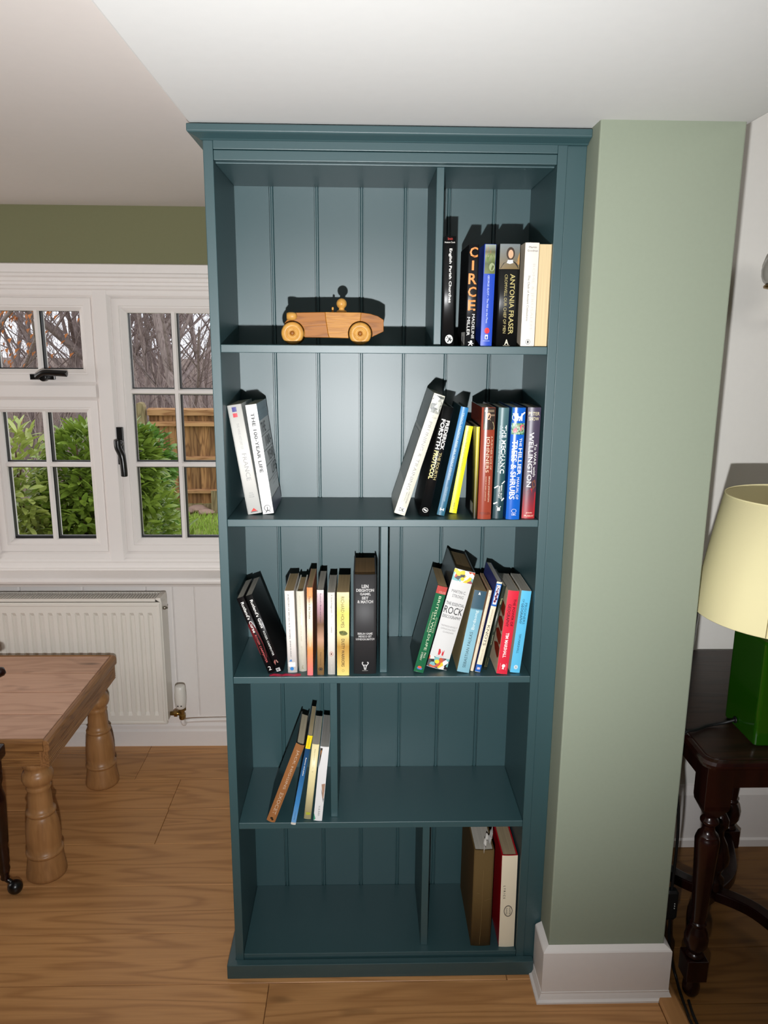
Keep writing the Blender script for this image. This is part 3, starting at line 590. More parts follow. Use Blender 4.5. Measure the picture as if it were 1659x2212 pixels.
book(2, (1040, 880), (1073, 881), (1060, 1122), (1032, 1122), 'brick red hardback with a photo of a seated man on its spine', (142, 62, 44), cover=(110, 46, 34), kind='hb', group=G2, depth=.155, rough=.22, thin=.96, items=[
    ('r', .004, .195, .14, .98, (54, 46, 42), 'spine_picture'), ('r', .02, .04, .2, .9, (120, 104, 84), 'spine_picture'), ('r', .06, .075, .6, .95, (130, 110, 90), 'spine_picture'), ('e', .075, .50, .03, .15, (206, 160, 130)), ('p', [(.195, .18), (.12, .26), (.105, .45), (.105, .62), (.13, .86), (.17, .95), (.195, .92)], (222, 208, 150), 'spine_picture'), ('p', [(.195, .6), (.175, .62), (.175, .98), (.195, .98)], (104, 76, 40), 'spine_picture'),
    ('t', 'A FURTHER SLICE OF', .25, .55, .74, .88, 'd', (206, 180, 150)), ('t', 'JOHNNERS', .25, .575, .36, .66, 'd', (224, 200, 172)), ('t', 'BRIAN JOHNSTON', .61, .84, .66, .80, 'd', (226, 206, 180)), ('t', 'EDITED BY BARRY JOHNSTON', .61, .83, .44, .54, 'd', (210, 180, 150)), ('t', 'METHUEN', .935, .958, .14, .9, 'h', (90, 34, 26))])
book(2, (1076.5, 881), (1102, 881), (1086.5, 1121), (1064, 1121), 'dark teal hardback with slanted white capitals and two white arcs low on the spine', gradient_mat('petrol_jacket_print', [(0, (26, 54, 60)), (.6, (46, 86, 92)), (1, (78, 110, 114))]), cover=(30, 44, 48), kind='hb', group=G2, depth=.155, rough=.22, thin=.95, items=[
    ('t', 'THE MECHANIC', .155, .585, .42, .86, 'd', (234, 236, 234), .035), ('t', 'THE SECRET WORLD OF THE F1 PITLANE', .155, .575, .20, .30, 'd', (180, 196, 196)), ('t', "MARC 'ELVIS'", .69, .82, .62, .78, 'd', WH, .01), ('t', 'PRIESTLEY', .70, .81, .40, .56, 'd', WH, .01), ('l', [(.655, .98), (.675, .75), (.70, .3), (.72, .02)], WH, .005), ('l', [(.81, .98), (.83, .8), (.85, .3), (.865, .02)], WH, .006), ('r', .895, .925, .38, .66, WH, 'emblem'), ('l', [(.888, .3), (.888, .74)], WH, .003)])
book(2, (1106.4, 881), (1137, 881), (1123, 1123.5), (1091.5, 1122), 'bright blue hardback with bold white capitals and a pink berry photo on the spine', (24, 92, 184), cover=(20, 74, 150), kind='hb', group=G2, depth=.16, rough=.22, thin=.95, items=[
    ('r', .0, .13, .0, .04, (30, 90, 70), 'spine_picture'), ('t', 'H', .05, .115, .36, .78, 'h', (236, 240, 244), .02), ('o', .085, .28, .03, .24, WH), ('l', [(.04, .95), (.07, .7), (.115, .55)], WH, .006), ('l', [(.05, .12), (.09, .3), (.115, .2)], WH, .006),
    ('r', .135, .235, .03, .98, collage_mat('leaf_photo_print', [(58, 110, 66), (120, 160, 120), (36, 80, 50), (160, 186, 160), (70, 120, 90)], 260), 'spine_picture'), ('e', .185, .52, .028, .22, (226, 84, 108)), ('e', .172, .80, .026, .16, (222, 92, 116)), ('e', .20, .3, .02, .14, (214, 70, 96)),
    ('t', 'THE', .265, .34, .66, .84, 'd', WH, .01), ('t', 'HILLIER', .355, .595, .62, .90, 'd', WH, .02), ('t', 'MANUAL OF', .615, .815, .62, .82, 'd', WH), ('t', 'TREES & SHRUBS', .285, .815, .14, .54, 'd', WH, .015), ('o', .92, .55, .018, .18, WH), ('t', 'D&C', .942, .962, .40, .72, 'h', WH)])
book(2, (1140, 881), (1171, 880), (1155.5, 1120.5), (1126, 1120.5), 'dark purple hardback with serif white capitals and a red coat picture at the spine foot', gradient_mat('plum_jacket_print', [(0, (170, 40, 44)), (.3, (66, 52, 68)), (1, (70, 62, 82))]), cover=(44, 36, 50), kind='hb', group=G2, depth=.155, rough=.2, thin=.94, items=[
    ('p', [(.985, .04), (.80, .1), (.745, .35), (.72, .6), (.76, .96), (.985, .96)], (190, 36, 42), 'spine_picture'), ('p', [(.66, .62), (.64, .86), (.70, .96), (.74, .7)], (120, 76, 60), 'spine_picture'), ('t', 'PETER', .04, .07, .08, .90, 'h', (226, 214, 170)), ('t', 'SNOW', .085, .115, .10, .86, 'h', (226, 214, 170)),
    ('t', 'To WAR with', .32, .615, .64, .84, 'd', (236, 234, 228)), ('t', 'WELLINGTON', .22, .71, .22, .56, 'd', (240, 238, 232), .005), ('t', 'JOHN', .94, .957, .3, .76, 'h', (236, 214, 190)), ('t', 'MURRAY', .966, .983, .18, .90, 'h', (236, 214, 190))])
# ---- third shelf, left compartment
G3 = 'books on the third shelf'
book(3, (509.5, 1289), (526.8, 1283), (594, 1447), (580, 1450), 'black paperback with crimson splashes leaning furthest left on the third shelf', (16, 12, 13), group=G3, pages=PAGE_GREY, thin=.95, Y=.016, items=[
    ('p', [(.35, 0), (.30, .5), (.42, .9), (.62, 1), (.80, .8), (.74, 0)], (84, 14, 20), 'spine_picture'), ('t', "Rutland's Curse", .06, .46, .30, .74, 'd', WH, .01), ('t', 'ROGER CARPENTER', .49, .86, .34, .60, 'd', (206, 96, 96)), ('t', '2', .91, .96, .3, .7, 'h', WH)])
book(3, (528.5, 1280.5), (545, 1274.5), (612, 1441), (597.5, 1446), 'black paperback with white script title leaning left beside the crimson splashed one', (12, 12, 13), group=G3, pages=PAGE_GREY, thin=.93, Y=.02, items=[
    ('t', "Rutland's Guns", .06, .42, .38, .80, 'd', WH, .01), ('t', 'ROGER CARPENTER', .46, .78, .42, .68, 'd', (216, 216, 212)), ('p', [(.86, .2), (.83, .45), (.86, .5), (.90, .3)], (150, 90, 84), 'spine_picture'), ('l', [(.84, .6), (.88, .75)], (150, 110, 100), .006), ('r', .94, .985, .1, .7, (170, 170, 170), 'publisher_panel'), ('e', .96, .4, .012, .15, (40, 40, 40))])
book(3, (613, 1273.8), (636, 1273), (642, 1450), (622, 1450.4), 'white paperback with a blue emblem at the foot beside the leaning black pair', (230, 224, 218), group=G3, pages=PAGE_TAN, thin=.95, Y=.022, items=[
    ('t', 'A HISTORY OF BRITAIN IN 21 WOMEN', .04, .58, .30, .46, 'd', (60, 58, 58)), ('t', 'JENNI MURRAY', .60, .81, .30, .46, 'd', (60, 58, 58)), ('p', [(.83, .42), (.86, .2), (.86, .5)], (52, 120, 190)), ('r', .87, .925, .12, .82, (240, 240, 236), 'publisher_panel'), ('p', [(.915, .2), (.885, .3), (.88, .5), (.885, .7), (.915, .78)], (30, 30, 30)), ('e', .95, .46, .022, .2, (40, 120, 190))])
book(3, (637.6, 1273.8), (658, 1273), (662.5, 1446), (646, 1447), 'ivory hardback with pale gold capitals between two white spines', (222, 217, 200), kind='hb', group=G3, depth=.12, pages=PAGE_TAN, thin=.92, Y=.028, items=[
    ('t', "SCHOTT'S ORIGINAL MISCELLANY", .05, .62, .36, .56, 'd', (186, 178, 158)), ('t', 'BEN SCHOTT', .68, .86, .36, .56, 'd', (186, 178, 158)), ('l', [(.92, .55), (.97, .4)], (150, 146, 120), .004), ('l', [(.94, .4), (.97, .65)], (150, 146, 120), .004)])
book(3, (661.5, 1266), (676, 1265.6), (676, 1455.6), (664, 1455.6), 'orange and cream striped slim paperback with dark handwritten style title', gradient_mat('peach_stripe_print', [(0, (222, 110, 116)), (.14, (226, 128, 100)), (.30, (224, 146, 84)), (.55, (236, 226, 200)), (.80, (236, 228, 206)), (.9, (230, 150, 94)), (1, (224, 138, 84))]), group=G3, pages=PAGE_TAN, thin=.93, depth=.14, Y=.008, cover=(210, 130, 90), items=[
    ('t', 'Faces in the Smoke', .10, .35, .30, .70, 'd', (40, 34, 30)), ('t', 'T. J. BAIN PARK', .47, .67, .36, .62, 'd', (244, 222, 186))])
book(3, (683.6, 1270.5), (700, 1269.4), (700, 1453), (685.5, 1454.4), 'mottled brown and lilac paperback with dark script title', gradient_mat('battlefield_print', [(0, (104, 76, 40)), (.3, (156, 118, 70)), (.42, (190, 146, 120)), (.6, (112, 82, 58)), (.8, (178, 140, 150)), (.95, (206, 186, 190)), (1, (226, 220, 214))]), group=G3, pages=PAGE_GREY, thin=.94, depth=.14, Y=.010, cover=(30, 24, 30), items=[
    ('t', "Rutland's Blues and Grays", .04, .38, .36, .66, 'd', (56, 34, 60)), ('t', 'Roger Carpenter', .73, .89, .40, .62, 'd', (44, 32, 24)), ('e', .93, .5, .022, .3, (40, 32, 24)), ('o', .93, .5, .016, .2, (160, 130, 90))])
book(3, (706.5, 1275), (724, 1274), (724, 1451), (708, 1452.7), 'pale cream paperback with grey sans lettering and small orange oval', (226, 220, 210), group=G3, pages=PAGE_GREY, thin=.94, Y=.012, items=[
    ('t', 'F. Scott Fitzgerald   The Great Gatsby', .03, .485, .42, .64, 'd', (84, 82, 80)), ('o', .745, .5, .028, .26, (196, 92, 66)), ('e', .745, .5, .014, .09, (120, 70, 60)), ('t', 'MODERN CLASSICS', .79, .98, .44, .60, 'd', (196, 190, 184))])
book(3, (726.5, 1277.8), (755.4, 1276.5), (754.5, 1456.7), (728, 1457), 'yellow and ochre paperback with tall dark condensed capitals', gradient_mat('desert_print', [(0, (222, 206, 120)), (.12, (214, 180, 96)), (.35, (180, 136, 60)), (.5, (224, 206, 130)), (.75, (232, 214, 104)), (1, (234, 224, 170))]), group=G3, pages=PAGE_TAN, thin=.95, Y=.007, cover=(190, 170, 110), items=[
    ('t', 'RICHARD HOLMES', .05, .42, .32, .60, 'd', (74, 62, 34)), ('e', .485, .5, .03, .30, (120, 116, 60)), ('e', .475, .34, .016, .16, (84, 92, 50)), ('e', .49, .68, .02, .18, (96, 100, 56)), ('t', 'DUSTY WARRIORS', .555, .89, .36, .62, 'd', (62, 40, 22), .01), ('o', .94, .5, .014, .1, (60, 44, 24))])
book(3, (762, 1237), (814.5, 1236), (812.5, 1451), (764, 1450.5), 'thick charcoal cloth hardback with silver block lettering against the divider', (46, 45, 46), kind='hb', group=G3, depth=.15, pages=page_mat('brown_page_edges', (140, 112, 76)), rough=.55, Y=.014, thin=.97, bulge=.003, items=[
    ('t', 'LEN', .095, .13, .36, .66, 'h', (176, 174, 172), .04), ('t', 'DEIGHTON', .137, .168, .12, .90, 'h', (176, 174, 172), .04), ('t', 'GAME,', .175, .206, .28, .76, 'h', (176, 174, 172), .04), ('t', 'SET', .213, .243, .36, .66, 'h', (176, 174, 172), .04), ('t', '& MATCH', .25, .28, .17, .86, 'h', (176, 174, 172), .04),
    ('t', 'BERLIN GAME', .575, .597, .18, .84, 'h', (170, 168, 166), .04), ('t', 'MEXICO SET', .603, .625, .22, .80, 'h', (170, 168, 166), .04), ('t', 'LONDON MATCH', .631, .653, .10, .92, 'h', (170, 168, 166), .04),
    ('l', [(.875, .42), (.885, .38), (.90, .40), (.915, .46), (.955, .49)], (186, 184, 182), .005), ('l', [(.875, .60), (.885, .66), (.90, .62), (.915, .56), (.955, .53)], (186, 184, 182), .005), ('l', [(.915, .42), (.905, .5), (.915, .6)], (186, 184, 182), .004), ('r', .962, .966, .38, .64, (150, 148, 146), 'printed_band')])
# ---- third shelf, right compartment
book(3, (944, 1267.8), (969, 1271.4), (914, 1455.9), (893.5, 1453.4), 'green glossy paperback leaning right with a red band at the spine top', (34, 96, 64), cover=(24, 34, 28), kind='pb', group=G3, depth=.14, pages=PAGE_TAN, rough=.2, thin=.95, items=[
    ('r', .0, .085, 0, 1, (178, 74, 68), 'spine_band'), ('t', 'COLLINS', .055, .08, .3, .95, 'h', (216, 160, 150)), ('t', 'BRITISH WILDLIFE', .11, .74, .40, .64, 'd', (196, 206, 176)), ('t', 'COMPLETE', .35, .53, .72, .84, 'd', (186, 196, 160)), ('t', 'PHOTOGUIDE', .30, .53, .20, .32, 'd', (186, 196, 160)), ('t', 'PAUL', .765, .83, .54, .72, 'd', (206, 210, 190)), ('t', 'STERRY', .765, .86, .26, .44, 'd', (206, 210, 190)), ('e', .94, .48, .016, .2, (206, 96, 70)), ('p', [(.945, .2), (.965, .3), (.965, .7), (.945, .78)], (60, 110, 190))])
book(3, (981, 1230.4), (1029, 1246), (964, 1454.0), (922, 1445), 'fattest white hardback leaning right with record sleeve collage bands on the spine', (210, 209, 207), cover=(40, 40, 42), kind='hb', group=G3, depth=.165, pages=page_mat('dull_brown_page_edges', (150, 124, 84)), rough=.3, thin=.96, bulge=.003, items=[  # page edges in a duller brown
    ('r', .004, .115, .0, 1.0, collage_mat('record_sleeve_print', [(226, 216, 210), (40, 34, 36), (196, 90, 60), (122, 176, 176), (230, 196, 60), (70, 70, 74), (240, 236, 230), (150, 90, 100)], 110), 'spine_picture'), ('r', .885, .996, .0, 1.0, MATS['record_sleeve_print'], 'spine_picture'), ('e', .085, .48, .018, .09, (232, 200, 60)), ('e', .93, .42, .02, .11, (232, 206, 50)),
    ('t', 'MARTIN C.', .20, .23, .15, .84, 'h', (96, 92, 92)), ('t', 'STRONG', .245, .275, .24, .78, 'h', (96, 92, 92)), ('t', 'THE ESSENTIAL', .325, .355, .06, .94, 'h', (40, 40, 42)), ('t', 'ROCK', .37, .44, .05, .95, 'h', (24, 24, 26), .0), ('t', 'DISCOGRAPHY', .455, .485, .06, .94, 'h', (40, 40, 42)), ('t', "'REFRESHINGLY", .555, .572, .12, .92, 'h', (140, 136, 136)), ('t', "OPINIONATED'", .585, .602, .14, .88, 'h', (140, 136, 136)), ('t', 'GUARDIAN', .615, .632, .28, .80, 'h', (140, 136, 136)), ('p', [(.80, .42), (.83, .48), (.86, .44), (.86, .36), (.80, .34)], (196, 46, 56)), ('p', [(.80, .52), (.86, .54), (.86, .62), (.80, .62), (.83, .56)], (196, 46, 56)), ('t', 'CANONGATE', .868, .876, .3, .68, 'h', (140, 136, 136))])
book(3, (1024, 1275), (1053, 1282), (1013.5, 1455.4), (986.4, 1453.4), 'pale blue worn paperback leaning right with its title reading upwards', gradient_mat('sky_blue_print', [(0, (122, 170, 184)), (.3, (140, 184, 198)), (.7, (120, 172, 190)), (.765, (122, 172, 188)), (.785, (54, 84, 98)), (1, (52, 80, 96))]), cover=(150, 134, 96), group=G3, pages=PAGE_TAN, thin=.93, items=[
    ('t', 'SEBASTIAN FAULKS', .50, .94, .36, .60, 'u', (54, 76, 82)), ('t', 'Birdsong', .235, .47, .40, .72, 'u', (216, 226, 224)), ('l', [(.02, .45), (.05, .4)], WH, .004), ('l', [(.02, .45), (.05, .52)], WH, .004)])
book(3, (1055.5, 1275), (1064, 1277), (1022.5, 1450.5), (1016, 1450), 'slim cream booklet squeezed between the pale blue and the knot patterned spines', (224, 208, 180), cover=(196, 160, 130), group=G3, pages=PAGE_TAN, thin=.85, items=[('o', .05, .5, .02, .3, (130, 110, 90)), ('t', 'THE CABINET OF', .38, .66, .36, .6, 'd', (150, 132, 110))])
book(3, (1073, 1256), (1086, 1260.5), (1037, 1453.4), (1026, 1452), 'tall slim cream paperback with a blue framed purple rope picture at the spine top', (224, 214, 188), cover=(52, 60, 120), group=G3, depth=.15, thin=.93, pages=page_mat('white_page_edges', (206, 202, 192)), items=[
    ('r', .02, .265, .0, 1.0, (36, 100, 176), 'spine_band'), ('r', .035, .245, .18, .84, (222, 220, 222), 'spine_picture')]+[('e', .055+.026*i, .52+(.08 if i % 2 else -.08), .014, .22, (74, 24, 66) if i % 2 else (104, 30, 60)) for i in range(7)]+[
    ('t', 'HANDBOOK OF', .30, .45, .36, .56, 'd', (150, 130, 110)), ('t', 'KNOTS', .475, .70, .22, .72, 'd', (60, 56, 54)), ('t', 'DES PAWSON', .74, .87, .40, .56, 'd', (160, 140, 120)), ('r', .915, .995, .0, 1.0, (36, 96, 176), 'spine_band'), ('r', .945, .97, .25, .8, (206, 190, 200), 'publisher_panel')])
book(3, (1086.5, 1265), (1094, 1269), (1052, 1448), (1043, 1447), 'thin dark green paperback with cream lettering pressed beside the red spine', (38, 46, 38), group=G3, depth=.13, thin=.85, items=[
    ('t', 'Trees', .14, .215, .34, .72, 'd', (216, 214, 150)), ('t', 'A field guide to the trees of Britain', .26, .54, .4, .62, 'd', (150, 150, 120)), ('t', 'CAROLINE FRY', .58, .70, .4, .62, 'd', (190, 190, 150))]+[('l', [(.86+.014*i, .1), (.86+.014*i, .9)], (120, 114, 70), .002) for i in range(8)])
book(3, (1097, 1276), (1123.2, 1278.6), (1095.5, 1457.8), (1072, 1456.3), 'bright red paperback leaning right with white author capitals', (212, 42, 62), cover=(210, 190, 160), group=G3, pages=PAGE_GREY, thin=.94, items=[
    ('t', 'THE POWER OF', .095, .42, .60, .84, 'd', (60, 14, 20), .01), ('t', 'GEOGRAPHY', .16, .43, .18, .46, 'd', (50, 12, 18), .01), ('t', 'TIM MARSHALL', .50, .80, .34, .64, 'd', (244, 232, 228), .02), ('e', .90, .55, .022, .16, (240, 226, 222)), ('p', [(.905, .5), (.94, .42), (.94, .66)], (240, 226, 222)), ('l', [(.87, .25), (.95, .25)], (230, 140, 150), .002), ('l', [(.87, .8), (.95, .8)], (230, 140, 150), .002)]+
    [('Lp', [(a+.02, .98), (a, .7+b), (a+.06, .5), (a+.12, .62), (a+.16, .9), (a+.12, .99)], (146, 44, 26), 'cover_picture') for a, b in ((.18, .05), (.36, .1), (.52, 0), (.68, .08))])
book(3, (1125.8, 1277), (1149.8, 1278), (1122.5, 1454.6), (1101.5, 1453.4), 'sky blue paperback leaning right with dark condensed capitals, last on its shelf', (92, 182, 220), cover=(200, 196, 186), group=G3, pages=PAGE_GREY, thin=.94, items=[
    ('t', 'PRISONERS', .145, .40, .52, .76, 'd', (32, 76, 96)), ('t', 'OF', .10, .14, .22, .42, 'd', (32, 76, 96)), ('t', 'GEOGRAPHY', .15, .40, .18, .44, 'd', (24, 60, 78), .01), ('t', 'TIM MARSHALL', .52, .76, .36, .58, 'd', (24, 60, 78)), ('e', .93, .52, .026, .2, (224, 236, 240)), ('o', .93, .52, .02, .15, (30, 60, 80)), ('l', [(.92, .5), (.94, .54)], (30, 60, 80), .004)])
# ---- fourth shelf
G4 = 'books on the fourth shelf'
book(4, (639.5, 1608.8), (658.4, 1615), (595, 1780), (574, 1776.7), 'brown hardback leaning right with raised silver capitals down its spine', (150, 100, 60), cover=(34, 32, 30), kind='hb', group=G4, depth=.15, pages=page_mat('ivory_page_edges', (190, 178, 152)), rough=.25, thin=.95, items=[
    ('t', 'JACK HIGGINS', .07, .57, .36, .70, 'd', (190, 168, 146)), ('t', 'EXOCET', .62, .90, .34, .72, 'd', (190, 168, 146)), ('e', .95, .46, .014, .16, (44, 36, 24)), ('e', .965, .6, .012, .12, (44, 36, 24))])
book(4, (663.8, 1589.5), (676.5, 1590.5), (638.5, 1783.5), (628, 1781), 'slim blue school edition with a yellow top band, leaning with worn pages above', gradient_mat('blue_fade_print', [(0, (110, 160, 204)), (.25, (60, 130, 190)), (.7, (26, 74, 116)), (1, (18, 56, 88))]), cover=(60, 84, 110), group=G4, depth=.14, pages=page_mat('worn_page_edges', (180, 164, 128)), thin=.9, items=[
    ('r', .0, .145, .0, 1.0, (232, 206, 36), 'spine_band'), ('t', 'Third Edition', .02, .13, .4, .62, 'd', (120, 104, 30)), ('t', 'Romeo and Juliet', .245, .445, .36, .68, 'd', WH, .015), ('t', 'Cambridge', .85, .95, .4, .62, 'd', (30, 70, 120)), ('r', .975, 1.0, 0, 1, (206, 200, 190), 'printed_band')])
book(4, (674, 1608.8), (690, 1609.5), (672.5, 1771), (655, 1769.4), 'plain pale yellow paperback with a tiny olive mark at its foot', (228, 214, 162), group=G4, depth=.135, pages=PAGE_GREY, thin=.93, items=[
    ('t', 'MODERN THEATRE WRITERS OF OUR DAY', .06, .32, .42, .56, 'd', (160, 148, 110)), ('t', 'VOL', .35, .37, .4, .58, 'd', (160, 148, 110)), ('r', .905, .94, .22, .82, (172, 176, 60), 'publisher_panel'), ('l', [(.922, .24), (.922, .8)], (226, 214, 162), .003)])
book(4, (691.5, 1614.6), (711.6, 1614), (696.5, 1774.0), (675.8, 1773.8), 'white paperback with fragments of a cover photo wrapping onto the spine, against the divider', (224, 223, 222), cover=(206, 206, 206), group=G4, depth=.15, pages=page_mat('grey_thick_pages', (150, 148, 142)), thin=.93, items=[
    ('p', [(.02, .02), (.02, .30), (.30, .04)], (58, 54, 48), 'spine_picture'), ('p', [(.05, .12), (.05, .25), (.13, .1)], (176, 120, 70), 'spine_picture'), ('p', [(.50, .55), (.49, .96), (.68, .92), (.70, .82)], (166, 132, 110), 'spine_picture'), ('p', [(.55, .50), (.75, .92), (.70, .96)], (110, 110, 110), 'spine_picture'), ('t', 'Vi & Edith', .79, .93, .45, .66, 'd', (110, 116, 116)), ('p', [(.90, .0), (.97, .22), (.995, .1), (.995, 0)], (70, 150, 116), 'spine_picture')])
# ---- bottom shelf
G5 = 'books on the bottom shelf'
book(5, (1022.5, 1849.7), (1069.7, 1849.7), (1058, 2056), (1016.8, 2053.7), 'large thick brown cloth hardback with a bare worn spine and torn paper on top', mat('olive_brown_book_cloth', (96, 76, 44), rough=.85, spec=.15, var=.12, bump=.3, scale=900), kind='hb', group=G5, depth=.205, pages=page_mat('pale_page_edges', (186, 180, 168)), Y=.016, thin=.96, bulge=.002, items=[
    ('l', [(.2, .5), (.45, .48), (.7, .49), (.98, .44)], (122, 100, 62), .001), ('l', [(.44, .2), (.445, .34)], (124, 102, 64), .001), ('l', [(.52, .6), (.50, .95)], (124, 102, 64), .001)])
book(5, (1083, 1863), (1119.5, 1862), (1110, 2058.5), (1076, 2058.8), 'large cream and red hardback with tiny spaced capitals and an oval on the spine', (228, 216, 190), cover=(176, 22, 34), kind='hb', group=G5, depth=.20, pages=page_mat('tan_page_edges', (164, 146, 116)), Y=.012, thin=.95, bulge=.0012, items=[
    ('t', 'L Y R I C S', .325, .465, .17, .30, 'd', (50, 46, 42), .02), ('o', .60, .52, .062, .28, (70, 64, 58)), ('t', 'HUNTER', .56, .64, .56, .68, 'd', (60, 56, 50)), ('t', 'DAVIES', .565, .64, .36, .48, 'd', (60, 56, 50))])
# torn paper lying on the brown book, crumpled red jacket under the white paperbacks
PTZ = .2605
b0 = at(1052, 1826, 2, ZS[5]+PTZ)
mb = MB(); pts = []
for i in range(7):
    for j in range(4):
        pts.append((b0.x-.012+.0042*i+.003*j, b0.y-.030+.014*j+.006*i+.004*((i*5+j*3) % 4), ZS[5]+PTZ+.0036*((i*3+j*7) % 5)))
mb.add(pts, [(i*4+j, i*4+j+1, (i+1)*4+j+1, (i+1)*4+j) for i in range(6) for j in range(3)])
TP = mb.build('torn_paper', mat('crumpled_white_paper', (226, 222, 216), rough=.7)); tag(TP, 'crumpled torn white paper lying on top of the large brown book', 'paper')
mb = MB(); q = [(at(585, 1449, 2, ZS[3]).x, .0045), (at(652, 1449, 2, ZS[3]).x, .0045)]
pts = []
for i in range(9):
    x = q[0][0]+(q[1][0]-q[0][0])*i/8
    pts += [(x, .004+.002*math.sin(i*1.7), ZS[3]+.0004), (x, .0125, ZS[3]+.0008+.002*abs(math.sin(i*1.1)))]
mb.add(pts, [(2*i, 2*i+1, 2*i+3, 2*i+2) for i in range(8)])
tag(mb.build('paper_scrap', mat('crimson_paper', (150, 30, 54), rough=.4)), 'strip of crimson paper lying on the third shelf edge under the black pair', 'paper')

# ================================================================== TOY CAR
YT = .047
tx = lambda x: at(560+x/5.184, 700, 1, YT).x
def tp(x, y): p = at(560+x/5.184, 600+y/5.184, 1, YT); return (p.x, p.z)
wf, wr = tp(370, 620), tp(1130, 623); RW = wf[1]-ZS[1]-.0002; RW2 = wr[1]-ZS[1]-.0002
wr = (wr[0], ZS[1]+RW+.0002); wf = (wf[0], ZS[1]+RW+.0002)
car = tag(empty('toy_car', ((wf[0]+wr[0])/2, .08, ZS[1])), 'wooden toy racing car with a ball headed driver on the top shelf', 'toy car')
def arc(c, r, a0, a1, n=9): return [(c[0]+r*math.cos(math.radians(a0+(a1-a0)*i/n)), c[1]+r*math.sin(math.radians(a0+(a1-a0)*i/n))) for i in range(n+1)]
RA = RW*1.075
bon = [tp(318, 398), tp(335, 390), tp(430, 389), tp(600, 386), tp(738, 384), tp(748, 480), tp(772, 630), tp(786, 671), tp(506, 668)]+arc(wf, RA, -14, 132)+[tp(310, 470)]
mid = [tp(738, 384), tp(1140, 389), (wr[0], wr[1]+RA)]+arc(wr, RA, 92, 194)+[tp(1000, 678), tp(786, 671), tp(772, 630), tp(748, 480)]
tail = [tp(1140, 389), tp(1245, 403), tp(1330, 430), tp(1393, 470), tp(1393, 602), tp(1270, 660)]+arc(wr, RA, -16, 90)
y0, y1 = .049, .108
prof = lambda nm, P, m: MB().prism(P, 1, y0, y1).build(nm, m, car, bevel=.0012)
prof('bonnet', bon, TOYD); prof('body', mid, TOYM); prof('tail', tail, TOYD)
for c in (wf, wr):
    for yy, sgn in ((.0440, 1), (.113, -1)):
        wb = MB(); w = .019
        P = [(RW*.72, 0), (RW*.86, .0008), (RW*.96, .0035), (RW, .0075), (RW, .0125), (RW*.95, .017), (RW*.8, .019)]
        pr_ = [(RW*.22, .0014), (RW*.27, .0012), (RW*.30, .0000), (RW*.42, -.0002), (RW*.45, .0014), (RW*.49, .0014), (RW*.52, .0), ]+P[:]
        yb = yy if sgn > 0 else yy
        whl = MB().lathe([(r, yb+(h if sgn > 0 else -h)) for r, h in pr_], (c[0], 0, c[1]), 32, ax=1).build('wheel', TOYL, car)
        MB().lathe([(RW*.05, yb-.0006*sgn), (RW*.19, yb-.0004*sgn), (RW*.22, yb+.0012*sgn), (RW*.22, yb+.004*sgn)], (c[0], 0, c[1]), 20, ax=1).build('axle_peg', TOYD, whl)
hl = tp(330, 430)
for yy in (.0475, .1135):
    r = .0079
    P = [(.0005, -.0036), (r*.86, -.0034), (r*.9, -.0008), (r, -.0004), (r, .008), (r*.9, .0125), (r*.6, .0158), (r*.15, .0168)]
    MB().lathe([(a, b) for a, b in P], (hl[0], yy-.002, hl[1]), 20, ax=0).build('headlamp', TOYL, car)
dx_, dz_ = tp(917, 281); rb = .0106
MB().lathe([(.0102, tp(0, 382)[1]-.001), (.0102, tp(0, 362)[1]), (.0088, tp(0, 352)[1]), (.0062, tp(0, 346)[1]), (.0056, tp(0, 338)[1])]+[(rb*math.cos(math.radians(a)), dz_+rb*math.sin(math.radians(a))) for a in range(-58, 91, 12)], (dx_, .0785, 0), 28).build('driver_peg', TOYL, car)
wx, wz = tp(816, 384)
MB().lathe([(.0022, wz-.001), (.0022, wz+.0085), (.0018, wz+.0105), (.0005, wz+.0112)], (wx, .0785, 0), 14).build('windscreen_peg', TOYL, car)

# ================================================================== LEFT ROOM FURNITURE
# radiator
rx, ry, rzb, rzt = -.4095, .950, .139, .604
rad = tag(empty('radiator', (-.8, 1.0, rzb)), 'white ribbed panel radiator under the window sill', 'radiator')
xl = -1.50; per = .0306; mb = MB(); zsn = [rzb+.018, rzb+.034, rzb+.046, rzt-.062, rzt-.050, rzt-.026]; msk = [0, 0, 1, 1, 0, 0]
cols = []; x = rx-.0125
off_ = [(0, 0), (.004, 0), (.0075, 1), (.0175, 1), (.0215, 0)]
xs = [rx-.0125]
k = 0
cols.append((rx-.0125, 0))
x = rx-.024
while x > xl+.04:
    for o_, d_ in off_: cols.append((x-o_, d_))
    x -= per
cols.append((xl, 0))
for (xx, d_) in cols:
    for z_, m_ in zip(zsn, msk): mb.add([(xx, ry+.0075*d_*m_, z_)], [])
nz_ = len(zsn)
mb.f = [(i*nz_+j, (i+1)*nz_+j, (i+1)*nz_+j+1, i*nz_+j+1) for i in range(len(cols)-1) for j in range(nz_-1)]; mb.sm = [False]*len(mb.f)
mb.ring(xl-.012, rx, rzb, rzt-.014, [(0, ry+.012), (0, ry+.003), (.004, ry-.002), (.010, ry-.002), (.0125, ry-.0005), (.0125, ry+.012)])
mb.box(xl, rx-.0127, ry, ry+.008, rzb+.012, rzb+.0178); mb.box(xl, rx-.0127, ry, ry+.008, rzt-.0258, rzt-.017)
mb.build('front_panel', RADW, rad)
MB().box(xl, rx-.004, 1.018, 1.030, rzb+.005, rzt-.02).build('rear_panel', RADW, rad)
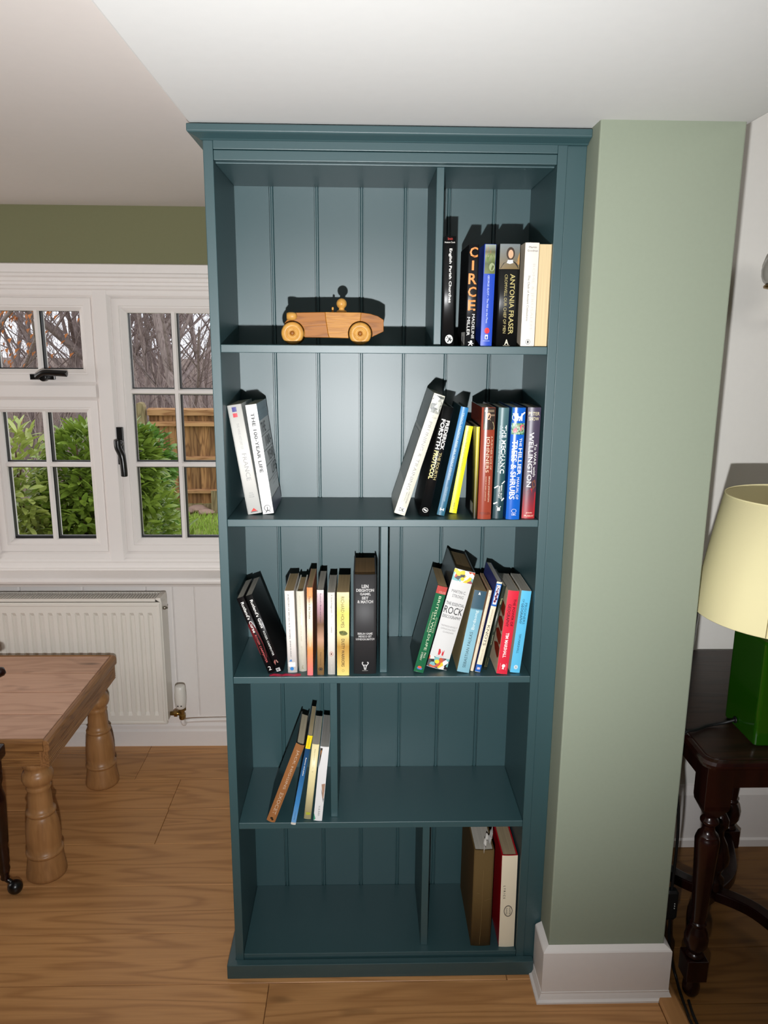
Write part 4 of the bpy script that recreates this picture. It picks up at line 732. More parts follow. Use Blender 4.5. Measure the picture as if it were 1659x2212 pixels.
MB().prism([(rx+.003, rzb+.012), (rx+.003, rzt-.016), (rx-.0, rzt+.001), (rx-.018, rzt+.001), (rx-.018, rzt-.004), (rx-.002, rzt-.014), (rx-.0015, rzb+.012)], 1, ry+.003, 1.028).build('end_panel', RADW, rad, bevel=.002)
g = MB(); x = rx-.022
g.box(xl, rx-.018, ry+.001, ry+.007, rzt-.010, rzt); g.box(xl, rx-.018, 1.020, 1.027, rzt-.010, rzt)
while x > xl: g.box(x-.0045, x, ry+.006, 1.021, rzt-.008, rzt-.001); x -= .0098
g.build('grille', RADW, rad)
MB().box(xl, rx-.02, ry+.012, 1.018, rzt-.05, rzt-.045).build('gap_shade_sheet', mat('grille_gap_shade', (60, 58, 56), rough=.8), rad)  # dark sheet added below the grille to paint shade into its gaps
MB().lathe([(.003, 0), (.006, .001), (.006, .010), (.0035, .011), (.0035, .016), (.0005, .0165)], (rx+.003, ry+.018, rzt-.038), 12, ax=0).build('bleed_valve', CHROME, rad)
# thermostatic valve and its pipe
vp = at(391, 1505, 1, .985)
tv = tag(empty('radiator_valve', (vp.x, .985, .12)), 'white thermostatic valve with brass body at the radiator corner', 'valve')
zc = lambda y: at(391, y, 1, .985).z
MB().lathe([(.013, zc(1530)), (.018, zc(1527)), (.0205, zc(1515)), (.0205, zc(1500)), (.0185, zc(1487)), (.017, zc(1482)), (.015, zc(1481)), (.006, zc(1480.5))], (vp.x-.002, .985, 0), 22).build('thermostat_head', mat('valve_white_plastic', (226, 222, 214), rough=.35), tv)
for i in (-1, 1): MB().box(vp.x-.002+i*.006-.0025, vp.x-.002+i*.006+.0025, .985-.0207, .985-.0195, zc(1521), zc(1519)).build('slot', BLACK, tv)
vb = MB().lathe([(.010, zc(1553)), (.012, zc(1551)), (.012, zc(1545)), (.008, zc(1543)), (.008, zc(1536)), (.0145, zc(1534)), (.0145, zc(1530))], (vp.x+.001, .985, 0), 8, smooth=False)
vb.tube([(vp.x, .985, zc(1541)), (rx+.002, .985, zc(1541))], .0075, 10); vb.tube([(vp.x-.016, .985, zc(1541)), (vp.x-.026, .985, zc(1541))], .012, 6, smooth=False)
vb.build('valve_body', BRASS, tv)
pz = .117
tag(MB().tube(smooth_path([(vp.x+.002, .985, zc(1553)), (vp.x+.002, .985, pz+.012), (vp.x+.006, .992, pz+.002), (vp.x+.018, 1.02, pz), (-.2, 1.028, pz), (-.03, 1.028, pz)], 5), .0075, 10).build('heating_pipe', GLOSS), 'white painted heating pipe running along the skirting from the valve', 'pipe')

# pine table
PX1, PY0, PY1, PZ = -.548, .318, .889, .430; PX0 = -1.62
pt_ = tag(empty('pine_table', (-1.1, .6, 0)), 'low old pine table with fat turned legs below the window', 'table')
lip = .017
ys = [PY0+.011, PY0+.150, PY0+.29, PY0+.425, PY1-.011]
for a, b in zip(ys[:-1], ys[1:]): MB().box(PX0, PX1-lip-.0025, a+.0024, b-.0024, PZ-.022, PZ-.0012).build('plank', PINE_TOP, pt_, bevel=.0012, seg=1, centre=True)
def rnd(x1, y0, y1, z0, z1, r=.012):
    return [(x1-lip+.0005, z0), (x1-.004, z0), (x1, z0+.005), (x1, z1-.010), (x1-.004, z1-.003), (x1-.010, z1), (x1-lip+.0005, z1)]
MB().prism(rnd(PX1, 0, 0, PZ-.034, PZ), 1, PY0+.0005, PY1-.006).build('end_board', PINE_Y, pt_, bevel=.0015)
MB().prism([(PY0+.0105, PZ-.034), (PY0+.003, PZ-.034), (PY0, PZ-.030), (PY0, PZ-.008), (PY0+.003, PZ-.002), (PY0+.007, PZ), (PY0+.0105, PZ)], 0, PX0, PX1-lip).build('front_edge_board', PINE, pt_)
MB().prism([(PY1-.0105, PZ-.034), (PY1-.003, PZ-.034), (PY1, PZ-.030), (PY1, PZ-.008), (PY1-.003, PZ-.002), (PY1-.007, PZ), (PY1-.0105, PZ)], 0, PX0, PX1-lip).build('rear_edge_board', PINE, pt_)
zr_ = [PZ-.034-.0066*i for i in range(8)]
rp_ = []
for i, z in enumerate(zr_[:-1]): rp_ += [(0, z), (.0018, z-.002), (.0018, z-.005)]
rp_ += [(0.0, zr_[-1])]
MB().prism([(PX1-.006-d, z) for d, z in rp_]+[(PX1-.030, zr_[-1]), (PX1-.030, PZ-.034)], 1, PY0+.006, PY1-.008).build('apron', PINE_Y, pt_)
MB().prism([(PY0+.006+d, z) for d, z in rp_]+[(PY0+.030, zr_[-1]), (PY0+.030, PZ-.034)], 0, PX0, PX1-.007).build('apron', PINE, pt_)
MB().prism([(PY1-.008-d, z) for d, z in rp_]+[(PY1-.030, zr_[-1]), (PY1-.030, PZ-.034)], 0, PX0, PX1-.007).build('apron', PINE, pt_)
lz = PZ-.080
legp = [(.0445, 0), (.0475, .004), (.0480, .012), (.0455, .026), (.0425, .045), (.0405, .064), (.0392, .067), (.0420, .069), (.0442, .0725), (.0442, .0760), (.0420, .0795), (.0388, .0815), (.0410, .105), (.0405, .130), (.0385, .155), (.0350, .175), (.0320, .186), (.0300, .189), (.0330, .191), (.0350, .1945), (.0350, .1985), (.0325, .202), (.0285, .204), (.0285, .220), (.0275, .245), (.0260, .262), (.0280, .266), (.0295, .271), (.0275, .276), (.0270, .280), (.0335, .288), (.0365, .298), (.0365, .308), (.0330, .318), (.0285, .322), (.0285, .334), (.0330, .338), (.0340, .346), (.0340, lz+.002)]
lm = None
for lx, ly in ((-.606, .362), (-.600, .812), (-1.53, .362), (-1.53, .812)):
    MB().lathe([(r*1.12, h*lz/.350) for r, h in legp], (lx, ly, 0), 32).build('leg', PINE_LEG, pt_)

# dark chair at the left edge of the picture
cx0 = at(2, 1700, 1, .30).x
chx, chy = -.684, .285
ch = tag(empty('wooden_chair', (chx-.2, chy, 0)), 'dark polished wooden chair on black castors, cut off by the left picture edge', 'chair')
def turned(x, y, z0, z1, m=MAHOG, nm='leg', s=1.0):
    H = z1-z0; P = [(.010, 0), (.012, .01), (.010, .03), (.013, .06), (.0155, .09), (.013, .12), (.016, .15), (.0165, .24), (.0145, .28), (.018, .31), (.0195, .36), (.021, .50), (.0235, .62), (.023, .68), (.018, .74), (.017, .78), (.021, .82), (.022, 1.0)]
    return MB().lathe([(r*s, z0+h*H) for r, h in P], (x, y, 0), 18).build(nm, m, ch)
for (lx, ly) in ((chx, chy), (chx-.42, chy), (chx, chy-.42), (chx-.42, chy-.42)):
    lg = turned(lx, ly, .040, .40)
    cs = MB(); cs.lathe([(.003, -.0195)]+[(.0195*math.cos(math.radians(q)), .0195*math.sin(math.radians(q))) for q in range(-75, 76, 15)]+[(.003, .0195)], (lx+.027, ly-.006, .0197), 20, ax=0)
    cs.tube([(lx, ly, .05), (lx+.004, ly, .038), (lx+.016, ly-.004, .034), (lx+.020, ly-.006, .024)], .007, 8); cs.build('castor', IRON, lg)
MB().box(chx-.46, chx+.030, chy-.46, chy+.022, .395, .432).build('seat', MAHOG, ch, bevel=.008)
a0 = at(14, 1447, 1, .33)
for sy in (0, -.43):
    ar = MB(); pth = smooth_path([(a0.x-.004, .33+sy, a0.z), (a0.x-.05, .30+sy, a0.z-.012), (a0.x-.16, .26+sy, a0.z-.02), (a0.x-.30, .25+sy, a0.z-.01), (a0.x-.42, .25+sy, a0.z+.02)], 5)
    ar.tube(pth, [.008]+[.0125]*(len(pth)-1), 12); ar.build('arm_rest', MAHOG, ch)
    for dx in (-.09, -.2, -.31): MB().lathe([(.007, .43), (.010, .47), (.007, .52), (.009, a0.z-.012)], (a0.x+dx, .275+sy, 0), 12).build('arm_spindle', MAHOG, ch)
for i in range(5): MB().lathe([(.008, .43), (.010, .55), (.008, .75), (.007, .84)], (chx-.45, chy-.40+.1*i, 0), 12).build('back_spindle', MAHOG, ch)
MB().box(chx-.465, chx-.435, chy-.46, chy+.05, .83, .90).build('top_rail', MAHOG, ch, bevel=.008)

# ================================================================== RIGHT ROOM FURNITURE
TX0, TX1, TY0, TY1, TZ = .982, 1.385, -.145, .452, .627
st = tag(empty('side_table', (1.18, .155, 0)), 'small dark mahogany side table with turned legs behind the sage column', 'side table')
def rrect(x0, x1, y0, y1, r, n=5):
    P = []
    for cx, cy, a0_ in ((x1-r, y1-r, 0), (x0+r, y1-r, 90), (x0+r, y0+r, 180), (x1-r, y0+r, 270)):
        for i in range(n+1): a = math.radians(a0_+90*i/n); P.append((cx+r*math.cos(a), cy+r*math.sin(a)))
    return P
def stack(outlines, nm, m, par, bevel=0):
    n_ = len(outlines[0][0]); V = [(x, y, z) for P, z in outlines for x, y in P]; mb = MB()
    mb.add(V, [(j*n_+i, j*n_+(i+1) % n_, (j+1)*n_+(i+1) % n_, (j+1)*n_+i) for j in range(len(outlines)-1) for i in range(n_)]+[tuple(range(n_))[::-1], tuple(range((len(outlines)-1)*n_, len(outlines)*n_))])
    return mb.build(nm, m, par, bevel=bevel)
rr = lambda d, r=.03: rrect(TX0+d, TX1-d, TY0+d, TY1-d, r)
stack([(rr(.006), TZ-.020), (rr(.0015), TZ-.018), (rr(0), TZ-.013), (rr(0), TZ-.009), (rr(.003), TZ-.003), (rr(.010), TZ-.0005), (rr(.0150), TZ-.0012)], 'moulded_edge', MAHOG, st)
stack([(rr(.0155, .026), TZ-.010), (rr(.0155, .026), TZ-.0003), (rr(.0165, .025), TZ)], 'table_top', MAHOG_TOP, st)
ap = MB(); LX0, LX1, LY0, LY1 = 1.035, 1.332, -.078, .388
ap.box(LX0, LX1, LY0-.022, LY0-.004, TZ-.085, TZ-.019); ap.box(LX0, LX1, LY1+.004, LY1+.022, TZ-.085, TZ-.019)
ap.box(LX0-.022, LX0-.004, LY0, LY1, TZ-.085, TZ-.019); ap.box(LX1+.004, LX1+.022, LY0, LY1, TZ-.085, TZ-.019)
ap.build('apron', MAHOG, st)
tl = [(.0155, .047), (.0185, .035), (.0195, .024), (.0175, .010), (.011, .002), (.006, 0)]
for lx, ly in ((LX0, LY0), (LX1, LY0), (LX0, LY1), (LX1, LY1)):
    lg = MB(); h = .0285
    sq = lambda d: [(lx-d, ly-d), (lx+d, ly-d), (lx+d, ly+d), (lx-d, ly+d)]
    V = []; lv = [(.012, .462), (.027, .490), (h, .50), (h, TZ-.019)]
    for d, z in lv: V += [(x, y, z) for x, y in sq(d)]
    lg.add(V, [(j*4+i, j*4+(i+1) % 4, (j+1)*4+(i+1) % 4, (j+1)*4+i) for j in range(3) for i in range(4)]+[(3, 2, 1, 0), (12, 13, 14, 15)])
    lg.lathe([(.012, .105), (.0205, .108), (.0195, .114), (.015, .118), (.0185, .124), (.0255, .138), (.0265, .155), (.022, .174), (.015, .186), (.0185, .190), (.0185, .194), (.0145, .198), (.0165, .215), (.0205, .29), (.0245, .37), (.0262, .402), (.0245, .410), (.0225, .413), (.0225, .417), (.017, .421), (.0128, .430), (.0125, .438), (.015, .443), (.0195, .448), (.0195, .453), (.0145, .458), (.0115, .468), (.0115, .475)], (lx, ly, 0), 24, cap=True)
    lg.box(lx-.0235, lx+.0235, ly-.0235, ly+.0235, .052, .106)
    lg.lathe([(.006, .0), (.013, .002), (.0185, .012), (.0195, .024), (.0175, .037), (.013, .046), (.013, .053)], (lx, ly, 0), 20)
    lg.build('leg', MAHOG, st, bevel=.0015)
ccx, ccy = (LX0+LX1)/2, (LY0+LY1)/2
for lx, ly in ((LX0, LY0), (LX1, LY0), (LX0, LY1), (LX1, LY1)):
    sx, sy = (1 if lx > ccx else -1), (1 if ly > ccy else -1)
    mid_ = Vector(((ccx*1.1+lx*.9)/2+sx*.012, (ccy+ly)/2-sy*.045, 0)); pts = smooth_path([(ccx, ccy, 0), tuple(mid_), (lx-sx*.012, ly-sy*.012, 0)], 7)
    mb = MB(); V = []
    for i, p in enumerate(pts):
        d = (pts[min(i+1, len(pts)-1)]-pts[max(i-1, 0)]).normalized(); nrm = Vector((-d.y, d.x, 0))*.016
        V += [(p.x+nrm.x, p.y+nrm.y, .066), (p.x-nrm.x, p.y-nrm.y, .066), (p.x-nrm.x, p.y-nrm.y, .094), (p.x+nrm.x, p.y+nrm.y, .094)]
    L = len(pts); mb.add(V, [(j*4+i, j*4+(i+1) % 4, (j+1)*4+(i+1) % 4, (j+1)*4+i) for j in range(L-1) for i in range(4)]+[(3, 2, 1, 0), tuple(range(L*4-4, L*4))]); mb.build('stretcher', MAHOG, st, bevel=.003)
MB().lathe([(.020, .09), (.024, .10), (.024, .125), (.014, .135), (.017, .15), (.030, .172), (.031, .19), (.022, .225), (.012, .245), (.011, .262), (.020, .275), (.021, .292), (.012, .310), (.002, .317)], (ccx, ccy, 0), 24).build('finial', MAHOG, st)

# green lamp with cream shade
LX, LY = 1.180, -.012
lampo = tag(empty('table_lamp', (LX, LY, TZ)), 'table lamp with square glossy green ceramic base and cream shade', 'lamp')
GREEN = mat('green_ceramic_glaze', (24, 72, 3), rough=.12, spec=.6, coat=.5)
hw = .069
def sqo(d, r=.008): return rrect(LX-hw+d, LX+hw-d, LY-hw+d, LY+hw-d, r, 4)
stack([(sqo(.003), TZ+.0005), (sqo(0), TZ+.004), (sqo(0), TZ+.228), (sqo(.003), TZ+.234), (sqo(.012, .012), TZ+.238), (sqo(.045, .012), TZ+.240)], 'base', GREEN, lampo)
MB().lathe([(.018, TZ+.239), (.018, TZ+.252), (.012, TZ+.256), (.012, TZ+.285), (.020, TZ+.288), (.020, TZ+.335), (.004, TZ+.338)], (LX, LY, 0), 20).build('bulb_holder', BRASS, lampo)
m_, t_, b_ = nodes_of('cream_linen_shade'); b_.inputs['Base Color'].default_value = lin((236, 226, 178)); b_.inputs['Roughness'].default_value = .9; b_.inputs['Specular IOR Level'].default_value = .1
co = t_.nodes.new('ShaderNodeTexCoord'); mp = N(t_, 'ShaderNodeMapping'); mp.inputs['Scale'].default_value = (40, 40, 900); nn = N(t_, 'ShaderNodeTexNoise', Scale=1.0, Detail=3.0); bp = N(t_, 'ShaderNodeBump', Strength=.12, Distance=.001)
t_.links.new(co.outputs['Object'], mp.inputs['Vector']); t_.links.new(mp.outputs['Vector'], nn.inputs['Vector']); t_.links.new(nn.outputs['Fac'], bp.inputs['Height']); t_.links.new(bp.outputs['Normal'], b_.inputs['Normal'])
sz0, sz1, sr0, sr1 = .903, 1.155, .184, .141
MB().lathe([(sr0, sz0), (sr1, sz1), (sr1-.0022, sz1), (sr0-.0022, sz0), (sr0, sz0)], (LX, LY, 0), 72, cap=False).build('lamp_shade', m_, lampo)
for rr_, zz in ((sr0, sz0), (sr1, sz1)):
    MB().tube([(LX+(rr_-.0011)*math.cos(2*math.pi*i/72), LY+(rr_-.0011)*math.sin(2*math.pi*i/72), zz) for i in range(73)], .0016, 6, cap=False).build('rim', m_, lampo)
an = math.atan2(-.78, -.62); sm = MB(); ca, sa = math.cos(an), math.sin(an)
sm.tube([(LX+(sr0+.0004)*ca, LY+(sr0+.0004)*sa, sz0), (LX+(sr1+.0004)*ca, LY+(sr1+.0004)*sa, sz1)], .0010, 5); sm.build('seam', mat('shade_seam', (170, 156, 110), rough=.9), lampo)
sp_ = MB()
for i in range(3):
    a = 2*math.pi*i/3+.4; sp_.tube([(LX+.016*math.cos(a), LY+.016*math.sin(a), TZ+.30), (LX+(sr1-.01)*math.cos(a), LY+(sr1-.01)*math.sin(a), sz1-.02)], .0015, 6)
sp_.build('shade_carrier', BRASS, lampo)
# flex: from the hole in the base over the table edge to the floor
hole = (LX-hw-.001, .0, TZ+.020)
lc = MB().lathe([(.0075, 0), (.0075, .003), (.0045, .004)], (hole[0]-.004, hole[1], hole[2]), 12, ax=0).build('cable_grommet', BLACK, lampo)
c1 = [(hole[0]-.002, 0.0, TZ+.020), (1.085, .008, TZ+.008), (1.05, .004, TZ+.004), (1.015, -.016, TZ+.005), (.990, -.024, TZ+.005), (.9785, -.026, TZ-.012), (.9775, -.026, .57), (.982, -.026, .49), (.990, -.026, .43), (.994, -.025, .36), (.994, -.024, .29), (.993, -.024, .235), (.995, -.024, .16), (1.000, -.024, .09), (1.012, -.028, .03), (1.018, -.040, .0055), (1.012, -.075, .0040), (1.006, -.13, .0040), (1.004, -.18, .0040), (1.02, -.40, .0040)]
fx = MB().tube(smooth_path(c1, 6), .0033, 8).build('lamp_flex', BLACK); tag(fx, 'black lamp cable hanging off the side table down to the floor', 'cable')
sw = MB(); sq_ = rrect(.993-.0155, .993+.0155, -.024-.009, -.024+.009, .006, 3)
n_ = len(sq_); V = []
for d, z in ((.7, .158), (1, .165), (1, .228), (.7, .235)): V += [(.993+(x-.993)*d, -.024+(y+.024)*d, z) for x, y in sq_]
sw.add(V, [(j*n_+i, j*n_+(i+1) % n_, (j+1)*n_+(i+1) % n_, (j+1)*n_+i) for j in range(3) for i in range(n_)]+[tuple(range(n_))[::-1], tuple(range(3*n_, 4*n_))])
swo = sw.build('switch', BLACK, fx, local=True)
for i in range(3): MB().box(.998, .9995, -.0345, -.033, .190+.006*i, .192+.006*i).build('switch_mark', mat('switch_white', (220, 220, 216)), swo, local=True)
fx2 = MB().tube(smooth_path([(1.022, -.10, .0035), (1.016, -.15, .0035), (1.020, -.22, .0035), (1.05, -.42, .0035)], 6), .0033, 8).build('floor_cable', BLACK); tag(fx2, 'second black cable lying on the oak boards below the side table leg', 'cable')
# black pot behind the column
pot = at(1490, 1380, 1, .38)
pb = tag(MB().lathe([(.040, TZ+.0005), (.043, TZ+.006), (.051, TZ+.148), (.053, TZ+.152), (.050, TZ+.152), (.047, TZ+.142), (.040, TZ+.012)], (1.120, .37, 0), 36).build('pot', mat('black_glazed_pot', (10, 10, 10), rough=.25)), 'black round pot on the side table half hidden by the sage column', 'pot')
# wall light
scx, scz = 1.302, 1.60
wlt = tag(empty('wall_light', (scx, YR, scz)), 'brass wall light with pale tulip glass shade, cut off by the right picture edge', 'wall light')
MB().lathe([(.034, 0), (.034, -.006), (.026, -.012), (.012, -.016)], (scx+.075, YR, scz-.03), 24, ax=1).build('back_plate', BRASS, wlt)
MB().tube(smooth_path([(scx+.075, YR-.012, scz-.03), (scx+.055, YR-.05, scz-.055), (scx+.015, YR-.085, scz-.045), (scx, YR-.10, scz-.008)], 5), .005, 10).build('arm', BRASS, wlt)
MB().lathe([(.006, scz-.016), (.020, scz-.013), (.030, scz-.008), (.0475, scz-.004), (.0490, scz+.000), (.0475, scz+.003), (.044, scz+.006)], (scx, YR-.10, 0), 24).build('gallery', BRASS, wlt)
MB().lathe([(.0465, scz+.0065), (.051, scz+.012), (.0555, scz+.024), (.0565, scz+.040), (.050, scz+.062), (.036, scz+.080), (.022, scz+.090), (.004, scz+.094)], (scx, YR-.10, 0), 36).build('glass_shade', mat('opal_glass', (176, 172, 164), rough=.12, spec=.6), wlt)

# ================================================================== GARDEN
GZ = -.30
gtex = mat('lawn_soil', (128, 140, 66), rough=.95, var=.35, scale=6)
structure(MB().add([(-14, 1.35, GZ), (6, 1.35, GZ), (6, 6.9, GZ), (-14, 6.9, GZ)], [(0, 1, 2, 3)]).build('lawn', gtex))
structure(MB().add([(-40, 6.9, GZ-.02), (30, 6.9, GZ-.02), (30, 60, GZ+.3), (-40, 60, GZ+.3)], [(0, 1, 2, 3)]).build('woodland_ground', mat('leaf_litter', (120, 102, 88), rough=.95, var=.3, scale=3)))
rg = random.Random(3)
gm = MB()
for i in range(9000):
    x = rg.uniform(-2.6, -.2); y = rg.uniform(3.2, 6.2); h = rg.uniform(.03, .075); a = rg.uniform(0, 6.28); w = .006
    gm.v += [Vector((x-w*math.cos(a), y-w*math.sin(a), GZ)), Vector((x+w*math.cos(a), y+w*math.sin(a), GZ)), Vector((x+rg.uniform(-.03, .03), y+rg.uniform(-.03, .03), GZ+h))]
    k = len(gm.v)-3; gm.f.append((k, k+1, k+2)); gm.sm.append(False)
go = gm.build('grass', mat('lawn_grass_blades', (160, 190, 76), rough=.8, var=.35, scale=3), kind='stuff'); go['label'] = 'rough green lawn grass in front of the garden fence'; go['category'] = 'grass'
# fence of overlapped boards with three rails, cap and post
FY = 6.372
fn = tag(empty('garden_fence', (-1.2, FY, GZ)), 'brown featheredge board garden fence with pale rails beyond the window', 'fence')
fz = lambda y: at(430, y, 1, FY).z
x = -1.915; i = 0
while x < .6:
    MB().prism([(x, FY+.012), (x+.118, FY+.026), (x+.118, FY+.020), (x, FY+.0)], 2, fz(1088), fz(886)).build('board', FENCE, fn, centre=True); x += .100; i += 1
for ya, yb in ((882, 898), (910, 921), (985, 998), (1056, 1065)):
    big = ya == 882
    MB().prism([(FY-.005, fz(yb)), (FY-.045, fz(yb)+.006), (FY-.045, fz(ya)-.012), (FY+.03 if big else FY-.005, fz(ya))]+([(FY+.03, fz(ya)-.02)] if big else []), 0, -1.92, .65).build('rail', FENCE_RAIL, fn)
MB().box(-1.92, .65, FY-.01, FY+.02, GZ, fz(1089)).build('gravel_board', POSTM, fn)
px_ = at(306, 900, 1, FY-.02).x
pp = at(306, 868, 1, FY-.02).z
MB().prism([(px_-.045, GZ), (px_+.045, GZ), (px_+.045, pp-.05), (px_+.03, pp-.012), (px_, pp), (px_-.03, pp-.012), (px_-.045, pp-.05)], 1, FY-.075, FY+.015).build('post', POSTM, fn, bevel=.006)
pz2 = at(462, 1090, 1, FY-.06)
MB().box(pz2.x-.02, pz2.x+.05, FY-.08, FY-.046, GZ, fz(1058)).build('post', POSTM, fn)
# stones at the foot of the fence
for i, (px, py, s, lb) in enumerate(((405, 1103, .055, 'pale stone behind the casement bar, second in the row along the fence foot'), (428, 1100, .075, 'largest pale stone in the row along the fence foot'), (446, 1106, .06, 'pale stone nearest the bookcase edge in the row along the fence foot'), (385, 1108, .05, 'smallest pale stone next to the dark laurel at the fence foot'))):
    c = at(px, py, 2, GZ+.03); mb = MB(); bm = bmesh.new(); bmesh.ops.create_icosphere(bm, subdivisions=2, radius=1)
    rs = random.Random(i)
    mb.add([(c.x+v.co.x*s*1.4*(1+rs.uniform(-.12, .12)), c.y+v.co.y*s*(1+rs.uniform(-.12, .12)), GZ+s*.45+v.co.z*s*.6) for v in bm.verts], [tuple(v.index for v in f.verts) for f in bm.faces]); bm.free()
    tag(mb.build('stone', mat('pale_fieldstone', (168, 140, 124), rough=.9, var=.2, scale=20, tone=.15)), lb, 'stone', 'stones along the fence')
# laurel bushes
def leaf_mesh(L, W):
    n = 5; V = []; Fc = []
    for i in range(n+1):
        t = i/n; w = W*math.sin(math.pi*min(1, t*.93+.035))**.75; z = -.22*L*t*t; V += [(-w, t*L, z+.18*w), (0, t*L, z-.1*w), (w, t*L, z+.18*w)]
    for i in range(n):
        k = 3*i; Fc += [(k, k+1, k+4, k+3), (k+1, k+2, k+5, k+4)]
    me = bpy.data.meshes.new('leaf'); me.from_pydata(V, [], Fc); me.polygons.foreach_set('use_smooth', [True]*len(Fc)); return me
def leaf_mat(name, a, b):
    m, t, bs = nodes_of(name); oi = t.nodes.new('ShaderNodeObjectInfo'); co = t.nodes.new('ShaderNodeTexCoord'); n = N(t, 'ShaderNodeTexNoise', Scale=7.0, Detail=2.0)
    t.links.new(co.outputs['Object'], n.inputs['Vector']); ad = N(t, 'ShaderNodeMath'); ad.operation = 'MULTIPLY_ADD'; ad.inputs[1].default_value = .55; ad.inputs[2].default_value = .0
    sc_ = N(t, 'ShaderNodeMath'); sc_.operation = 'MULTIPLY'; sc_.inputs[1].default_value = .7; t.links.new(n.outputs['Fac'], sc_.inputs[0])
    t.links.new(oi.outputs['Random'], ad.inputs[0]); t.links.new(sc_.outputs[0], ad.inputs[2]); mx = N(t, 'ShaderNodeMixRGB'); mx.use_clamp = True
    mx.inputs['Color1'].default_value = lin(a); mx.inputs['Color2'].default_value = lin(b); t.links.new(ad.outputs[0], mx.inputs['Fac']); t.links.new(mx.outputs['Color'], bs.inputs['Base Color'])
    bs.inputs['Roughness'].default_value = .27; bs.inputs['Specular IOR Level'].default_value = .8
    tr = t.nodes.new('ShaderNodeBsdfTranslucent'); t.links.new(mx.outputs['Color'], tr.inputs['Color']); ms = N(t, 'ShaderNodeMixShader'); ms.inputs[0].default_value = .18
    t.links.new(bs.outputs[0], ms.inputs[1]); t.links.new(tr.outputs[0], ms.inputs[2]); t.links.new(ms.outputs[0], t.nodes['Material Output'].inputs['Surface']); return m
LEAF1, LEAF2, LEAF3 = leaf_mat('laurel_leaf', (62, 108, 30), (196, 214, 96)), leaf_mat('pale_laurel_leaf', (120, 156, 60), (226, 228, 140)), leaf_mat('dark_laurel_leaf', (54, 104, 44), (150, 190, 90))
def bush(name, label, blobs, n_part, n_rest, L, m, seed, group):
    """blobs: ellipsoids (centre, radii) that the twigs fill; leaves facing the house are parts, the inner ones one mass"""
    rs = random.Random(seed); c0 = Vector(blobs[0][0]); root = tag(empty(name, (c0.x, c0.y, GZ)), label, 'bush', group)
    tw = MB()
    for c, r in blobs:
        for i in range(9):
            a = rs.uniform(0, 6.28); e = Vector((c[0]+r[0]*.75*math.cos(a)*rs.random(), c[1]+r[1]*.75*math.sin(a)*rs.random(), c[2]+r[2]*rs.uniform(-.2, .85)))
            b = Vector((c0.x+rs.uniform(-.08, .08), c0.y+rs.uniform(-.08, .08), GZ)); md = (b+e)/2+Vector((rs.uniform(-.08, .08), rs.uniform(-.08, .08), .05))
            tw.tube(smooth_path([b, md, e], 4), [.012-.001*k for k in range(9)], 5)
    tw.build('stems', mat('laurel_stem', (108, 84, 62), rough=.8), root)
    mes = [leaf_mesh(L*s, L*s*w) for s, w in ((1, .2), (.85, .19), (1.15, .18), (.7, .22))]
    for me in mes: me.materials.append(m)
    def place(front):
        c, r = rs.choice(blobs)
        while True:
            d = Vector((rs.gauss(0, 1), rs.gauss(0, 1), rs.gauss(0, 1))).normalized()
            if not front or d.y < .25: break
        k = rs.uniform(.86, 1.06) if front else rs.uniform(.35, 1.0)
        p = Vector((c[0]+r[0]*d.x*k, c[1]+r[1]*d.y*k, c[2]+r[2]*d.z*k)); p.z = max(p.z, GZ+.05)
        dirv = (d*.8+Vector((rs.uniform(-.8, .8), rs.uniform(-.8, .5), rs.uniform(-.35, .7)))).normalized()
        q = dirv.to_track_quat('Y', 'Z') @ Euler((0, rs.uniform(-.7, .7), 0)).to_quaternion(); return p, q
    base = Vector((c0.x, c0.y, GZ))
    for i in range(n_part):
        p, q = place(True); o = bpy.data.objects.new('leaf', mes[i % 4]); COL.objects.link(o); o.parent = root; o.location = p-base; o.rotation_euler = q.to_euler()
    V = []; Fc = []
    for i in range(n_rest):
        p, q = place(i % 2 == 0); me = mes[i % 4]; k = len(V); V += [tuple(q @ v.co+p-base) for v in me.vertices]; Fc += [tuple(a+k for a in f.vertices) for f in me.polygons]
    me = bpy.data.meshes.new('foliage'); me.from_pydata(V, [], Fc); me.polygons.foreach_set('use_smooth', [True]*len(Fc)); me.materials.append(m)
    o = bpy.data.objects.new('foliage', me); COL.objects.link(o); o.parent = root; o['kind'] = 'stuff'
    return root
GB = 'laurel bushes in the garden'
bush('laurel_bush', 'broad glossy laurel bush close outside the lower left window light', [((-1.10, 2.65, .25), (.34, .35, .55)), ((-1.28, 2.75, .62), (.20, .3, .36)), ((-1.18, 2.9, .1), (.45, .4, .5)), ((-1.02, 2.7, .72), (.14, .2, .26)), ((-1.30, 3.0, .40), (.40, .3, .55))], 300, 6500, .078, LEAF1, 5, GB)
bush('laurel_bush', 'paler yellowing laurel bush at the left edge of the window view', [((-1.62, 2.55, .55), (.24, .3, .46)), ((-1.50, 2.5, .05), (.30, .3, .5)), ((-1.72, 2.6, .2), (.30, .3, .55))], 290, 3400, .076, LEAF2, 9, GB)
bush('laurel_bush', 'darker laurel bush in front of the fence, behind the middle casement', [((-1.55, 4.6, .2), (.25, .3, .48)), ((-1.50, 4.5, .52), (.26, .25, .24)), ((-1.62, 4.6, -.02), (.30, .3, .30))], 300, 3400, .088, LEAF3, 13, GB)

